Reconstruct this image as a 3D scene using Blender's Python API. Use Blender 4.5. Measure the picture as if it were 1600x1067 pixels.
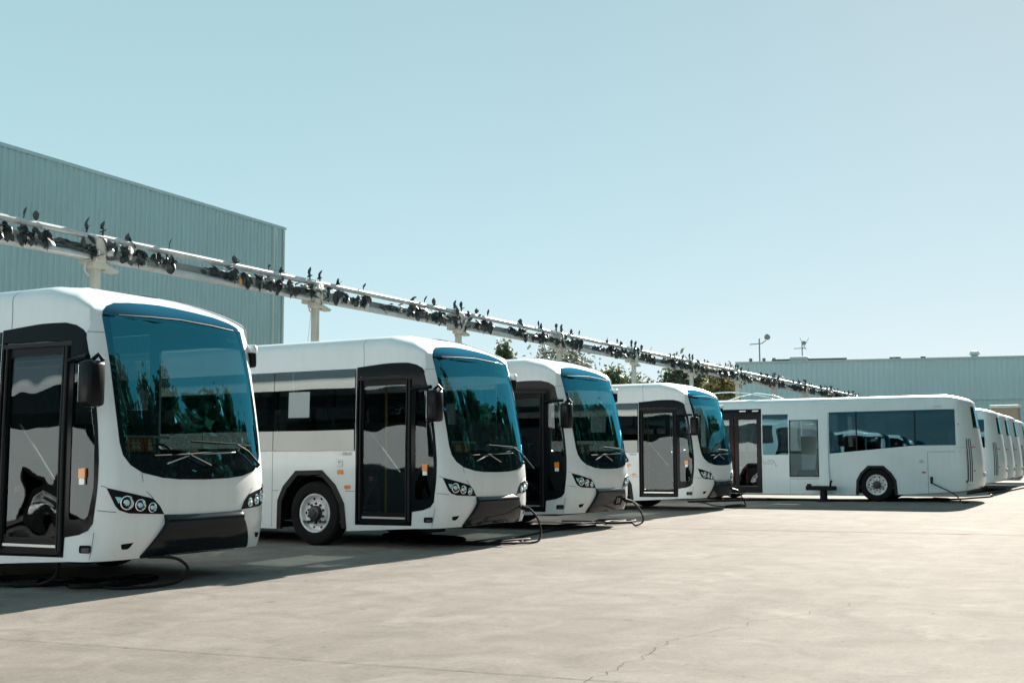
import bpy, bmesh, math, random
from mathutils import Vector, Matrix, noise
from mathutils.geometry import delaunay_2d_cdt
PI = math.pi
S = bpy.context.scene
for o in list(bpy.data.objects): bpy.data.objects.remove(o)
COL = S.collection

# ------------------------------------------------------------------ camera
F_PX, PITCH, ROLL, PSI, CAM_H = 1842.99, 0.09783, 0.00407, 0.48478, 1.3314
c_, s_ = math.cos(PSI), math.sin(PSI)
fw = Vector((c_*math.cos(PITCH), s_*math.cos(PITCH), math.sin(PITCH)))
rt = Vector((s_, -c_, 0)); up = rt.cross(fw)
r2 = rt*math.cos(ROLL)-up*math.sin(ROLL); u2 = up*math.cos(ROLL)+rt*math.sin(ROLL)
cam = bpy.data.cameras.new('camera'); camo = bpy.data.objects.new('camera', cam); COL.objects.link(camo)
camo.matrix_world = Matrix(((r2.x,u2.x,-fw.x,0),(r2.y,u2.y,-fw.y,0),(r2.z,u2.z,-fw.z,CAM_H),(0,0,0,1)))
cam.sensor_width = 36; cam.lens = F_PX/1600*36; cam.clip_start = .05; cam.clip_end = 4000
S.camera = camo

# ------------------------------------------------------------------ daylight
SUN_EL, SUN_AZ = math.radians(26.3), math.radians(3.5)        # azimuth from +X towards +Y
sund = Vector((math.cos(SUN_EL)*math.cos(SUN_AZ), math.cos(SUN_EL)*math.sin(SUN_AZ), math.sin(SUN_EL)))
W = bpy.data.worlds.new('World'); S.world = W; W.use_nodes = True
nt = W.node_tree; nt.nodes.clear()
sky = nt.nodes.new('ShaderNodeTexSky'); sky.sky_type = 'NISHITA'; sky.sun_disc = False
sky.sun_elevation = SUN_EL; sky.sun_rotation = math.radians(90)-SUN_AZ
sky.air_density = 1.0; sky.dust_density = .15; sky.ozone_density = 1.2; sky.altitude = 0
bg = nt.nodes.new('ShaderNodeBackground'); bg.inputs['Strength'].default_value = .05
wo = nt.nodes.new('ShaderNodeOutputWorld')
# clear sky seen through an even veil of pale haze that thins with height (less air overhead)
tcw = nt.nodes.new('ShaderNodeTexCoord'); sx = nt.nodes.new('ShaderNodeSeparateXYZ'); nt.links.new(tcw.outputs['Generated'], sx.inputs[0])
def wm(op, a, b):
    n = nt.nodes.new('ShaderNodeMath'); n.operation = op
    for i,v in enumerate((a,b)):
        if isinstance(v,(int,float)): n.inputs[i].default_value = v
        else: nt.links.new(v, n.inputs[i])
    return n.outputs[0]
air = wm('DIVIDE', 1.0, wm('ADD', wm('MAXIMUM', sx.outputs['Z'], 0.0), .9))
haze = nt.nodes.new('ShaderNodeVectorMath'); haze.operation = 'SCALE'; haze.inputs[0].default_value = (2.2,3.85,4.25); nt.links.new(air, haze.inputs['Scale'])
veil = nt.nodes.new('ShaderNodeVectorMath'); veil.operation = 'MULTIPLY_ADD'; veil.inputs[1].default_value = (.15,.05,.04)
nt.links.new(sky.outputs[0], veil.inputs[0]); nt.links.new(haze.outputs[0], veil.inputs[2]); nt.links.new(veil.outputs[0], bg.inputs[0]); nt.links.new(bg.outputs[0], wo.inputs[0])
sl = bpy.data.lights.new('sun', 'SUN'); sl.energy = 5.0; sl.angle = math.radians(.53); sl.color = (1,.91,.80)
so = bpy.data.objects.new('sun', sl); COL.objects.link(so); so.rotation_euler = sund.to_track_quat('Z','Y').to_euler()
so.location = (60, 0, 40)
S.view_settings.view_transform = 'Standard'; S.view_settings.look = 'None'
S.view_settings.exposure = 2.0; S.view_settings.gamma = 1; S.view_settings.use_curve_mapping = False
S.render.engine = 'CYCLES'
S.cycles.max_bounces = 8; S.cycles.transparent_max_bounces = 16; S.cycles.caustics_reflective = False; S.cycles.caustics_refractive = False

# ------------------------------------------------------------------ materials
MATS = {}
def mat(name, col, rough=.5, metal=0, spec=.5, coat=0, noise_amt=0, noise_scale=3, bump=0, bump_scale=20, col2=None):
    m = bpy.data.materials.new(name); m.use_nodes = True; n = m.node_tree; b = n.nodes['Principled BSDF']
    b.inputs['Base Color'].default_value = (*col,1); b.inputs['Roughness'].default_value = rough
    b.inputs['Metallic'].default_value = metal; b.inputs['Specular IOR Level'].default_value = spec
    b.inputs['Coat Weight'].default_value = coat; b.inputs['Coat Roughness'].default_value = .10
    if noise_amt:
        tc = n.nodes.new('ShaderNodeTexCoord'); nz = n.nodes.new('ShaderNodeTexNoise')
        nz.inputs['Scale'].default_value = noise_scale; nz.inputs['Detail'].default_value = 6; nz.inputs['Roughness'].default_value = .65
        rp = n.nodes.new('ShaderNodeValToRGB'); rp.color_ramp.elements[0].position = .3; rp.color_ramp.elements[1].position = .7
        c2 = col2 or tuple(x*(1-noise_amt) for x in col)
        rp.color_ramp.elements[0].color = (*c2,1); rp.color_ramp.elements[1].color = (*col,1)
        n.links.new(tc.outputs['Object'], nz.inputs['Vector']); n.links.new(nz.outputs['Fac'], rp.inputs['Fac'])
        n.links.new(rp.outputs['Color'], b.inputs['Base Color'])
    if bump:
        tc = n.nodes.new('ShaderNodeTexCoord'); nz = n.nodes.new('ShaderNodeTexNoise'); nz.inputs['Scale'].default_value = bump_scale
        bp = n.nodes.new('ShaderNodeBump'); bp.inputs['Strength'].default_value = bump; bp.inputs['Distance'].default_value = .02
        n.links.new(tc.outputs['Object'], nz.inputs['Vector']); n.links.new(nz.outputs['Fac'], bp.inputs['Height']); n.links.new(bp.outputs['Normal'], b.inputs['Normal'])
    MATS[name] = m; return m
def glass(name, tint, gloss=(1,1,1), f0=.07, wav=0, wscale=2.0):
    m = bpy.data.materials.new(name); m.use_nodes = True; n = m.node_tree; n.nodes.clear(); L = n.links.new
    out = n.nodes.new('ShaderNodeOutputMaterial'); mx = n.nodes.new('ShaderNodeMixShader')
    tr = n.nodes.new('ShaderNodeBsdfTransparent'); tr.inputs[0].default_value = (*tint,1)
    gl = n.nodes.new('ShaderNodeBsdfGlossy'); gl.inputs['Color'].default_value = (*gloss,1); gl.inputs['Roughness'].default_value = .015
    ge = n.nodes.new('ShaderNodeNewGeometry'); dt = n.nodes.new('ShaderNodeVectorMath'); dt.operation = 'DOT_PRODUCT'
    ab = n.nodes.new('ShaderNodeMath'); ab.operation = 'ABSOLUTE'
    sb = n.nodes.new('ShaderNodeMath'); sb.operation = 'SUBTRACT'; sb.inputs[0].default_value = 1
    pw = n.nodes.new('ShaderNodeMath'); pw.operation = 'POWER'; pw.inputs[1].default_value = 5
    ma = n.nodes.new('ShaderNodeMath'); ma.operation = 'MULTIPLY_ADD'; ma.inputs[1].default_value = 1-f0; ma.inputs[2].default_value = f0
    L(ge.outputs['Normal'], dt.inputs[0]); L(ge.outputs['Incoming'], dt.inputs[1]); L(dt.outputs['Value'], ab.inputs[0])
    L(ab.outputs[0], sb.inputs[1]); L(sb.outputs[0], pw.inputs[0]); L(pw.outputs[0], ma.inputs[0]); L(ma.outputs[0], mx.inputs[0])
    L(tr.outputs[0], mx.inputs[1]); L(gl.outputs[0], mx.inputs[2]); L(mx.outputs[0], out.inputs['Surface'])
    if wav:
        tc = n.nodes.new('ShaderNodeTexCoord'); nz = n.nodes.new('ShaderNodeTexNoise'); nz.inputs['Scale'].default_value = wscale; nz.inputs['Detail'].default_value = 1
        bp = n.nodes.new('ShaderNodeBump'); bp.inputs['Strength'].default_value = 1; bp.inputs['Distance'].default_value = wav
        L(tc.outputs['Object'], nz.inputs['Vector']); L(nz.outputs['Fac'], bp.inputs['Height']); L(bp.outputs['Normal'], gl.inputs['Normal'])
    MATS[name] = m; return m
def glass_on_black(name, gloss, f0):
    m=glass(name,(0,0,0),gloss,f0); n=m.node_tree
    d=n.nodes.new('ShaderNodeBsdfDiffuse'); d.inputs[0].default_value=(.008,.010,.013,1); mx=[x for x in n.nodes if x.type=='MIX_SHADER'][0]
    n.links.new(d.outputs[0],mx.inputs[1])
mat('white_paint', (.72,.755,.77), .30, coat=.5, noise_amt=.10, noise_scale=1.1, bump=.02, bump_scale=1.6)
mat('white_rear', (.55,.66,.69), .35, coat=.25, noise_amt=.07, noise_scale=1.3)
mat('black_trim', (.007,.008,.010), .28, spec=.14)
mat('black_gloss', (.007,.009,.011), .12, spec=.09)
mat('dark_bumper', (.007,.010,.014), .12, spec=.17, coat=.04)
mat('rubber', (.008,.008,.009), .8, spec=.2, bump=.3, bump_scale=60)
mat('arch_plastic', (.008,.009,.010), .5, spec=.25)
mat('liner', (.10,.105,.11), .7)
mat('interior_dark', (.006,.007,.008), .7, spec=.1)
mat('seat_fabric', (.010,.012,.017), .85, spec=.2)
mat('floor_vinyl', (.06,.06,.065), .6)
mat('rim_metal', (.80,.82,.83), .4, metal=.1, noise_amt=.25, noise_scale=9)
mat('hub_dark', (.05,.05,.055), .4, metal=.5)
mat('wiper_black', (.012,.012,.013), .7, spec=.08)
mat('bar_grey', (.35,.37,.38), .45)
mat('alu', (.62,.64,.65), .3, metal=.8)
mat('chrome', (.75,.78,.8), .12, metal=1)
mat('amber', (.75,.22,.015), .25, coat=.5)
mat('white_lens', (.8,.8,.78), .25, coat=.5)
mat('red_lens', (.35,.02,.02), .25, coat=.4)
mat('reflector', (.75,.75,.75), .3)
mat('seam', (.06,.065,.07), .7)
mat('label_grey', (.42,.44,.45), .6)
mat('pale_grey', (.36,.39,.40), .8)
mat('orange_card', (.62,.16,.02), .6, noise_amt=.15, noise_scale=12)
mat('card_white', (.8,.8,.78), .7)
mat('pale_blue', (.35,.62,.68), .35)
mat('yellow_cloth', (.5,.33,.03), .8)
mat('red_pole', (.55,.04,.03), .4)
mat('cable', (.010,.010,.011), .75, spec=.2)
mat('cable_tip', (.2,.2,.2), .35)
mat('galv', (.52,.55,.55), .36, metal=.35, noise_amt=.3, noise_scale=2.5)
mat('galv_dull', (.30,.32,.31), .55, metal=.2, noise_amt=.3, noise_scale=2.5)
mat('cream_paint', (.55,.53,.47), .55, noise_amt=.2, noise_scale=3)
mat('clump_dark', (.040,.056,.060), .6, noise_amt=.4, noise_scale=6)
mat('clump_pale', (.55,.56,.55), .45, noise_amt=.5, noise_scale=9)
mat('clump_orange', (.5,.28,.08), .6)
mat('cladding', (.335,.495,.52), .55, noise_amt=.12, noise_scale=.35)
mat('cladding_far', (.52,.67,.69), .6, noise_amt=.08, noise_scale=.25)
mat('trim_metal', (.48,.55,.55), .5)
mat('roof_dark', (.12,.13,.13), .7)
mat('hut_tan', (.30,.25,.19), .7, noise_amt=.12, noise_scale=1)
mat('bark', (.10,.075,.055), .9)
mat('logo_blue', (.10,.2,.32), .6)
glass('windscreen_glass', (.28,.36,.36), (.12,.72,.94), .19, wav=.012, wscale=1.1)
glass('door_glass_mat', (.42,.46,.46), (.80,.93,1), .045, wav=.016, wscale=1.3)
glass('side_glass', (.10,.115,.12), (.9,1,1), .10, wav=.002, wscale=.8)
glass('rear_side_glass', (.10,.12,.13), (.30,.66,.80), .075, wav=.014, wscale=1.0)
glass('dark_door_glass', (.28,.31,.32), (.8,.95,1), .07, wav=.012, wscale=1.3)
glass('cab_glass', (.75,.80,.80), (.5,.8,.95), .022, wav=.006, wscale=1.0)
glass('lamp_glass', (.85,.9,.95), (1,1,1), .08)
glass_on_black('border_glass', (.11,.66,.95), .15)
def leafmat(name, a, b):
    m = mat(name, a, .6, noise_amt=.5, noise_scale=1.2, col2=b)
    n = m.node_tree; p = n.nodes['Principled BSDF']; out = [x for x in n.nodes if x.type=='OUTPUT_MATERIAL'][0]
    tl = n.nodes.new('ShaderNodeBsdfTranslucent'); mx = n.nodes.new('ShaderNodeMixShader'); mx.inputs[0].default_value = .3
    rp = [x for x in n.nodes if x.type=='VALTORGB'][0]; n.links.new(rp.outputs[0], tl.inputs[0])
    n.links.new(p.outputs[0], mx.inputs[1]); n.links.new(tl.outputs[0], mx.inputs[2]); n.links.new(mx.outputs[0], out.inputs[0])
leafmat('leaf_green', (.11,.14,.07), (.05,.075,.04))
leafmat('leaf_grey', (.16,.18,.14), (.08,.10,.08))
leafmat('leaf_ochre', (.24,.20,.08), (.09,.10,.045))
def streaks(name, amt):
    m=MATS[name]; n=m.node_tree; L=n.links.new; b=n.nodes['Principled BSDF']; src=b.inputs['Base Color'].links[0].from_socket
    tc=n.nodes.new('ShaderNodeTexCoord'); mp=n.nodes.new('ShaderNodeMapping'); mp.inputs['Scale'].default_value=(7,7,.45); L(tc.outputs['Object'],mp.inputs['Vector'])
    nz=n.nodes.new('ShaderNodeTexNoise'); nz.inputs['Scale'].default_value=1.5; nz.inputs['Detail'].default_value=6; nz.inputs['Roughness'].default_value=.7; L(mp.outputs[0],nz.inputs['Vector'])
    r=n.nodes.new('ShaderNodeValToRGB'); e=r.color_ramp.elements; e[0].position=.32; e[0].color=(.84,.83,.81,1); e[1].position=.55; e[1].color=(1,1,1,1); L(nz.outputs['Fac'],r.inputs[0])
    x=n.nodes.new('ShaderNodeMix'); x.data_type='RGBA'; x.blend_type='MULTIPLY'; x.inputs['Factor'].default_value=amt; L(src,x.inputs['A']); L(r.outputs[0],x.inputs['B']); L(x.outputs['Result'],b.inputs['Base Color'])
    rr=n.nodes.new('ShaderNodeMapRange'); rr.inputs['To Min'].default_value=.42; rr.inputs['To Max'].default_value=.24; L(nz.outputs['Fac'],rr.inputs['Value']); L(rr.outputs[0],b.inputs['Roughness'])
streaks('white_paint',.22); streaks('white_rear',.22); streaks('cladding',.45); streaks('cladding_far',.45)
# concrete
def concrete():
    m = bpy.data.materials.new('concrete'); m.use_nodes = True; n = m.node_tree; b = n.nodes['Principled BSDF']; L = n.links.new
    tc = n.nodes.new('ShaderNodeTexCoord')
    def nz(sc, det, ro, dist=0):
        a = n.nodes.new('ShaderNodeTexNoise'); a.inputs['Scale'].default_value = sc; a.inputs['Detail'].default_value = det
        a.inputs['Roughness'].default_value = ro; a.inputs['Distortion'].default_value = dist; L(tc.outputs['Object'], a.inputs['Vector']); return a
    def ramp(src, p0, c0, p1, c1):
        r = n.nodes.new('ShaderNodeValToRGB'); e = r.color_ramp.elements; e[0].position=p0; e[0].color=(*c0,1); e[1].position=p1; e[1].color=(*c1,1)
        L(src.outputs['Fac'], r.inputs[0]); return r
    def mix(t, f, a, bb):
        x = n.nodes.new('ShaderNodeMix'); x.data_type='RGBA'; x.blend_type=t; x.inputs['Factor'].default_value=f
        L(a, x.inputs['A']); L(bb, x.inputs['B']); return x.outputs['Result']
    base = ramp(nz(.22,5,.6,.6), .32, (.196,.183,.167), .68, (.240,.226,.209)).outputs[0]
    mid = ramp(nz(1.7,7,.68,.8), .33, (.74,.735,.73), .66, (1.06,1.05,1.04)).outputs[0]
    fine = ramp(nz(28,6,.75), .35, (.86,.86,.86), .65, (1.05,1.05,1.05)).outputs[0]
    pit = ramp(nz(9,3,.6), .28, (.72,.71,.69), .36, (1,1,1)).outputs[0]
    # pale worn patches
    pale = n.nodes.new('ShaderNodeMix'); pale.data_type='RGBA'; pr = ramp(nz(.55,8,.72,.5), .56, (0,0,0), .66, (1,1,1))
    col = mix('MULTIPLY', 1, mix('MULTIPLY', 1, base, mid), fine); col = mix('MULTIPLY', .8, col, pit)
    L(pr.outputs[0], pale.inputs['Factor']); L(col, pale.inputs['A']); pale.inputs['B'].default_value = (.30,.283,.262,1)
    x = mix('MIX', .45, col, pale.outputs['Result'])
    sp = ramp(nz(5.5,2,.5,.3), .245, (.45,.43,.41), .27, (1,1,1)).outputs[0]; x = mix('MULTIPLY', .75, x, sp)
    mp = n.nodes.new('ShaderNodeMapping'); mp.inputs['Scale'].default_value = (.06,1.1,1); mp.inputs['Rotation'].default_value = (0,0,.25); L(tc.outputs['Object'], mp.inputs['Vector'])
    sm = n.nodes.new('ShaderNodeTexNoise'); sm.inputs['Scale'].default_value = 1.6; sm.inputs['Detail'].default_value = 7; sm.inputs['Roughness'].default_value = .7; L(mp.outputs[0], sm.inputs['Vector'])
    x = mix('MULTIPLY', .4, x, ramp(sm, .36, (.80,.79,.78), .52, (1.02,1.02,1.02)).outputs[0])
    L(x, b.inputs['Base Color']); b.inputs['Roughness'].default_value = .9; b.inputs['Specular IOR Level'].default_value = .04; b.inputs['Diffuse Roughness'].default_value = .25
    bp = n.nodes.new('ShaderNodeBump'); bp.inputs['Strength'].default_value = .35; bp.inputs['Distance'].default_value = .012
    ad = n.nodes.new('ShaderNodeMath'); ad.operation = 'ADD'; L(nz(14,8,.7).outputs['Fac'], ad.inputs[0]); L(nz(2.2,4,.6).outputs['Fac'], ad.inputs[1])
    L(ad.outputs[0], bp.inputs['Height']); L(bp.outputs['Normal'], b.inputs['Normal'])
    MATS['concrete'] = m
concrete()
mat('joint', (.045,.042,.038), 1, spec=0, noise_amt=.6, noise_scale=4, col2=(.13,.12,.11))

# ------------------------------------------------------------------ mesh helpers
class MB:
    def __init__(s): s.v=[]; s.f=[]
    def add(s, vs, fs):
        k=len(s.v); s.v += [tuple(v) for v in vs]; s.f += [tuple(i+k for i in f) for f in fs]; return s
    def box(s, a, b, bev=0):
        (x0,y0,z0),(x1,y1,z1)=a,b
        return s.add([(x0,y0,z0),(x1,y0,z0),(x1,y1,z0),(x0,y1,z0),(x0,y0,z1),(x1,y0,z1),(x1,y1,z1),(x0,y1,z1)],
            [(0,3,2,1),(4,5,6,7),(0,1,5,4),(1,2,6,5),(2,3,7,6),(3,0,4,7)])
    def rbox(s, a, b, r):
        """box with chamfered edges"""
        bm=bmesh.new(); bmesh.ops.create_cube(bm,size=1)
        for v in bm.verts:
            v.co=Vector([(a[i]+b[i])/2+(b[i]-a[i])*v.co[i] for i in range(3)])
        bmesh.ops.bevel(bm,geom=list(bm.edges),offset=r,segments=2,affect='EDGES',profile=.5)
        bm.verts.index_update(); s.add([v.co for v in bm.verts],[[v.index for v in f.verts] for f in bm.faces]); bm.free(); return s
    def tube(s, pts, r, n=8, cap=True):
        pts=[Vector(p) for p in pts]; rings=[]; prev=None
        for i,p in enumerate(pts):
            t=(pts[min(i+1,len(pts)-1)]-pts[max(i-1,0)]).normalized()
            if prev is None:
                a=Vector((0,0,1)) if abs(t.z)<.9 else Vector((1,0,0)); u=t.cross(a).normalized()
            else:
                u=(prev-t*prev.dot(t)).normalized()
            prev=u; w=t.cross(u); rr=r[i] if isinstance(r,(list,tuple)) else r
            rings.append([p+u*(rr*math.cos(2*PI*k/n))+w*(rr*math.sin(2*PI*k/n)) for k in range(n)])
        vs=[v for q in rings for v in q]; fs=[]
        for i in range(len(rings)-1):
            for k in range(n): fs.append((i*n+k,i*n+(k+1)%n,(i+1)*n+(k+1)%n,(i+1)*n+k))
        if cap: fs.append(tuple(range(n-1,-1,-1))); fs.append(tuple((len(rings)-1)*n+k for k in range(n)))
        return s.add(vs,fs)
    def lathe(s, prof, c, ax='x', n=32, sgn=1):
        """prof: (radius, axial) list"""
        vs=[]
        for r,a in prof:
            for k in range(n):
                t=2*PI*k/n; u,w=r*math.cos(t),r*math.sin(t)
                vs.append((c[0]+sgn*a,c[1]+u,c[2]+w) if ax=='x' else ((c[0]+u,c[1]+sgn*a,c[2]+w) if ax=='y' else (c[0]+u,c[1]+w,c[2]+sgn*a)))
        fs=[]
        for i in range(len(prof)-1):
            for k in range(n): fs.append((i*n+k,i*n+(k+1)%n,(i+1)*n+(k+1)%n,(i+1)*n+k))
        return s.add(vs,fs)
    def xf(s, M):
        s.v=[tuple(M@Vector(v)) for v in s.v]; return s
    def build(s, name, m, parent=None, smooth=None, loc=None):
        me=bpy.data.meshes.new(name); me.from_pydata(s.v,[],s.f); me.validate(); me.update()
        if smooth is not None:
            bm=bmesh.new(); bm.from_mesh(me); bmesh.ops.recalc_face_normals(bm,faces=bm.faces); bm.to_mesh(me); bm.free()
            for p in me.polygons: p.use_smooth=True
            me.set_sharp_from_angle(angle=math.radians(smooth))
        me.materials.append(MATS[m]); o=bpy.data.objects.new(name,me); COL.objects.link(o)
        if parent: o.parent=parent
        if loc: o.location=loc
        return o
def tag(o, label=None, cat=None, group=None, kind=None):
    if label: o['label']=label
    if cat: o['category']=cat
    if group: o['group']=group
    if kind: o['kind']=kind
    return o
def empty(name, loc, rz=0):
    o=bpy.data.objects.new(name,None); COL.objects.link(o); o.location=loc; o.rotation_euler=(0,0,rz); o.empty_display_size=.2; return o
def copy_tree(o, parent=None):
    c=o.copy(); COL.objects.link(c)
    if parent: c.parent=parent
    for ch in list(o.children): copy_tree(ch,c)
    return c

# ------------------------------------------------------------------ ground
MB().add([(-600,-800,0),(900,-800,0),(900,900,0),(-600,900,0)],[(0,1,2,3)]).build('ground','concrete')['kind']='structure'
random.seed(5)
def wiggle_strip(p, q, w, n, amp, z=.004):
    p,q=Vector(p),Vector(q); d=(q-p).normalized(); nn=Vector((-d.y,d.x)); m=MB(); vs=[]
    for i in range(n+1):
        t=i/n; c=p.lerp(q,t)+nn*(amp*noise.noise((t*n*.35,w*900,p.x))); ww=w*(.5+.9*abs(noise.noise((t*n*.8,3.3,p.y))))
        vs += [(c.x+nn.x*ww,c.y+nn.y*ww,z),(c.x-nn.x*ww,c.y-nn.y*ww,z)]
    return m.add(vs,[(2*i,2*i+2,2*i+3,2*i+1) for i in range(n)])
g=wiggle_strip((6.0,9.0),(6.7,2.2),.0045,60,.012).build('slab_joint','joint'); g['kind']='structure'
g=wiggle_strip((21.0,8.4),(21.9,-2),.02,60,.02).build('slab_joint','joint'); g['kind']='structure'
m=wiggle_strip((6.55,2.95),(8.4,3.05),.0025,40,.07)
k=wiggle_strip((8.4,3.05),(11.5,2.2),.002,40,.12); m.add(k.v,k.f)
g=m.build('ground_crack','joint'); g['kind']='structure'

# ------------------------------------------------------------------ curved shell of a bus: S (along the outline) and V (up the wall, then over the roof)
class Shell:
    def __init__(S,hw=1.275,D=.498,n=3.218,rake=.199,z1=2.925,zr=3.221,ky=1.631,th=.03,mf=2.464,ms=3.415,da=.45,dl=1.218,de=1.336,pw=2.6):
        S.hw,S.D,S.n,S.rake,S.z1,S.zr,S.ky,S.th,S.mf,S.ms,S.da,S.dl,S.de,S.pw=hw,D,n,rake,z1,zr,ky,th,mf,ms,da,dl,de,pw
        N=400; S.tab=[]; s=0; px=py=0
        for i in range(N+1):
            a=PI/2*i/N; x=hw*math.sin(a)**(2/n); y=D*(1-max(0,math.cos(a))**(2/n))
            if i: s+=math.hypot(x-px,y-py)
            S.tab.append((s,x,y)); px,py=x,y
        S.sf=s
    def outline(S,s):
        sg=-1 if s<0 else 1; a=abs(s)
        if a>=S.sf: return sg*S.hw, S.D+(a-S.sf)
        lo,hi=0,len(S.tab)-1
        while hi-lo>1:
            m=(lo+hi)//2
            if S.tab[m][0]<=a: lo=m
            else: hi=m
        t0,t1=S.tab[lo],S.tab[hi]; k=(a-t0[0])/max(1e-9,t1[0]-t0[0])
        return sg*(t0[1]+k*(t1[1]-t0[1])), t0[2]+k*(t1[2]-t0[2])
    def pos(S,s,V):
        x,y=S.outline(s)
        fr=max(0.,1-y/S.D); fr=fr*fr*(3-2*fr) if fr<1 else 1.
        fr=math.sqrt(fr); z=min(V,S.z1)
        b=S.rake*(max(0,z-1.05)**1.25)/(1.8**.25)
        if V<.62: b+=.5*(.62-V)**1.5
        y+=b*fr
        t=max(0,z-1.4)/1.45; x*=1-S.th/S.hw*t*t
        if V>S.z1:
            w=min(1.,(V-S.z1)/S.hw)**S.pw; m=S.ms+(S.mf-S.ms)*fr
            z=S.z1+(S.zr-S.z1)*(1-(1-w)**m)**(1/m); x*=1-w; y+=max(0.,S.ky-y)*w
        if y<S.dl and z>2.2: z-=S.da*(1-y/S.dl)**S.de*min(1.,((z-2.2)/(S.zr-2.2)))**2
        return Vector((x,y,z))
    def nor(S,s,V):
        e=.004; a=S.pos(s+e,V)-S.pos(s-e,V); b=S.pos(s,V+e)-S.pos(s,V-e); n=a.cross(b)
        if n.length<1e-12: return Vector((0,0,1))
        return n.normalized()
def inpoly(x,y,P):
    c=False; j=len(P)-1
    for i in range(len(P)):
        if (P[i][1]>y)!=(P[j][1]>y) and x<(P[j][0]-P[i][0])*(y-P[i][1])/(P[j][1]-P[i][1])+P[i][0]: c=not c
        j=i
    return c
def dense(P, step):
    o=[]
    for i in range(len(P)):
        a,b=P[i],P[(i+1)%len(P)]; L=math.hypot(b[0]-a[0],b[1]-a[1]); k=max(1,int(math.ceil(L/step)))
        for j in range(k): o.append((a[0]+(b[0]-a[0])*j/k,a[1]+(b[1]-a[1])*j/k))
    return o
def roundpoly(P, r, n=4):
    o=[]
    for i in range(len(P)):
        a,b,c=Vector(P[i-1]),Vector(P[i]),Vector(P[(i+1)%len(P)]); rr=r[i] if isinstance(r,(list,tuple)) else r
        if rr<=0: o.append(tuple(b)); continue
        u=(a-b); v=(c-b); l1=min(rr,u.length*.49); l2=min(rr,v.length*.49); p=b+u.normalized()*l1; q=b+v.normalized()*l2
        for k in range(n+1):
            t=k/n; o.append(tuple(p*(1-t)**2+b*2*t*(1-t)+q*t*t))
    return o
def smoothpoly(P, it=2):
    for _ in range(it):
        o=[]
        for i in range(len(P)):
            a,b=P[i],P[(i+1)%len(P)]; o += [(a[0]*.75+b[0]*.25,a[1]*.75+b[1]*.25),(a[0]*.25+b[0]*.75,a[1]*.25+b[1]*.75)]
        P=o
    return P
def patch(sh, outline, holes=(), off=0., thick=0., gs=.09, gv=.09, step=.09, coarse=None):
    """a piece of the shell cut to an outline, pushed out by off, its rim folded in by thick"""
    O=dense(outline,step); H=[dense(h,step) for h in holes]
    pts=[Vector(p) for p in O]; ed=[(i,(i+1)%len(O)) for i in range(len(O))]
    for h in H:
        k=len(pts); pts += [Vector(p) for p in h]; ed += [(k+i,k+(i+1)%len(h)) for i in range(len(h))]
    bpts=list(pts); s0=min(p[0] for p in O); s1=max(p[0] for p in O); v0=min(p[1] for p in O); v1=max(p[1] for p in O)
    ss=[]; s=s0+gs*.5
    while s<s1:
        ss.append(s); s += gs if (coarse is None or abs(s)<1.75) else coarse
    nv=max(1,int((v1-v0)/gv)); cell={}
    for b in bpts: cell.setdefault((int(b[0]//gs),int(b[1]//gv)),[]).append(b)
    for s in ss:
        for j in range(nv):
            v=v0+(j+.5)*(v1-v0)/nv
            if not inpoly(s,v,O) or any(inpoly(s,v,h) for h in H): continue
            ci,cj=int(s//gs),int(v//gv)
            if any((q[0]-s)**2+(q[1]-v)**2<(.4*min(gs,gv))**2 for a in (-1,0,1) for b in (-1,0,1) for q in cell.get((ci+a,cj+b),())): continue
            pts.append(Vector((s,v)))
    vs,es,fs,*_=delaunay_2d_cdt(pts,ed,[],0,1e-5)
    T=[]
    for f in fs:
        cx=sum(vs[i][0] for i in f)/3; cy=sum(vs[i][1] for i in f)/3
        if inpoly(cx,cy,O) and not any(inpoly(cx,cy,h) for h in H):
            a,b,c=[vs[i] for i in f]
            if (b[0]-a[0])*(c[1]-a[1])-(b[1]-a[1])*(c[0]-a[0])<0: f=tuple(reversed(f))
            T.append(tuple(f))
    used=sorted({i for f in T for i in f}); ix={i:k for k,i in enumerate(used)}
    of=off if callable(off) else (lambda s,v:off)
    P=[]; N=[]
    for i in used:
        s,v=vs[i]; n=sh.nor(s,v); N.append(n); P.append(sh.pos(s,v)+n*of(s,v))
    # outline runs with increasing S = +x; outward normal = dS x dV
    F=[tuple(ix[i] for i in f) for f in T]
    m=MB(); m.add(P,F)
    if thick:
        cnt={}
        for f in F:
            for a,b in zip(f,f[1:]+f[:1]): cnt[(a,b)]=1
        be=[(a,b) for (a,b) in cnt if (b,a) not in cnt]
        for a,b in be:
            m.add([P[a],P[b],P[b]-N[b]*thick,P[a]-N[a]*thick],[(0,3,2,1)])
    return m
def mirror(P): return [(-a,b) for a,b in reversed(P)]
def pbuild(m, name, material, parent, sharp=35):
    me=bpy.data.meshes.new(name); me.from_pydata(m.v,[],m.f); me.update()
    bm=bmesh.new(); bm.from_mesh(me); bmesh.ops.remove_doubles(bm,verts=bm.verts,dist=1e-5); bm.to_mesh(me); bm.free()
    for p in me.polygons: p.use_smooth=True
    me.set_sharp_from_angle(angle=math.radians(sharp))
    me.materials.append(MATS[material]); o=bpy.data.objects.new(name,me); COL.objects.link(o)
    if parent: o.parent=parent
    return o

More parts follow.
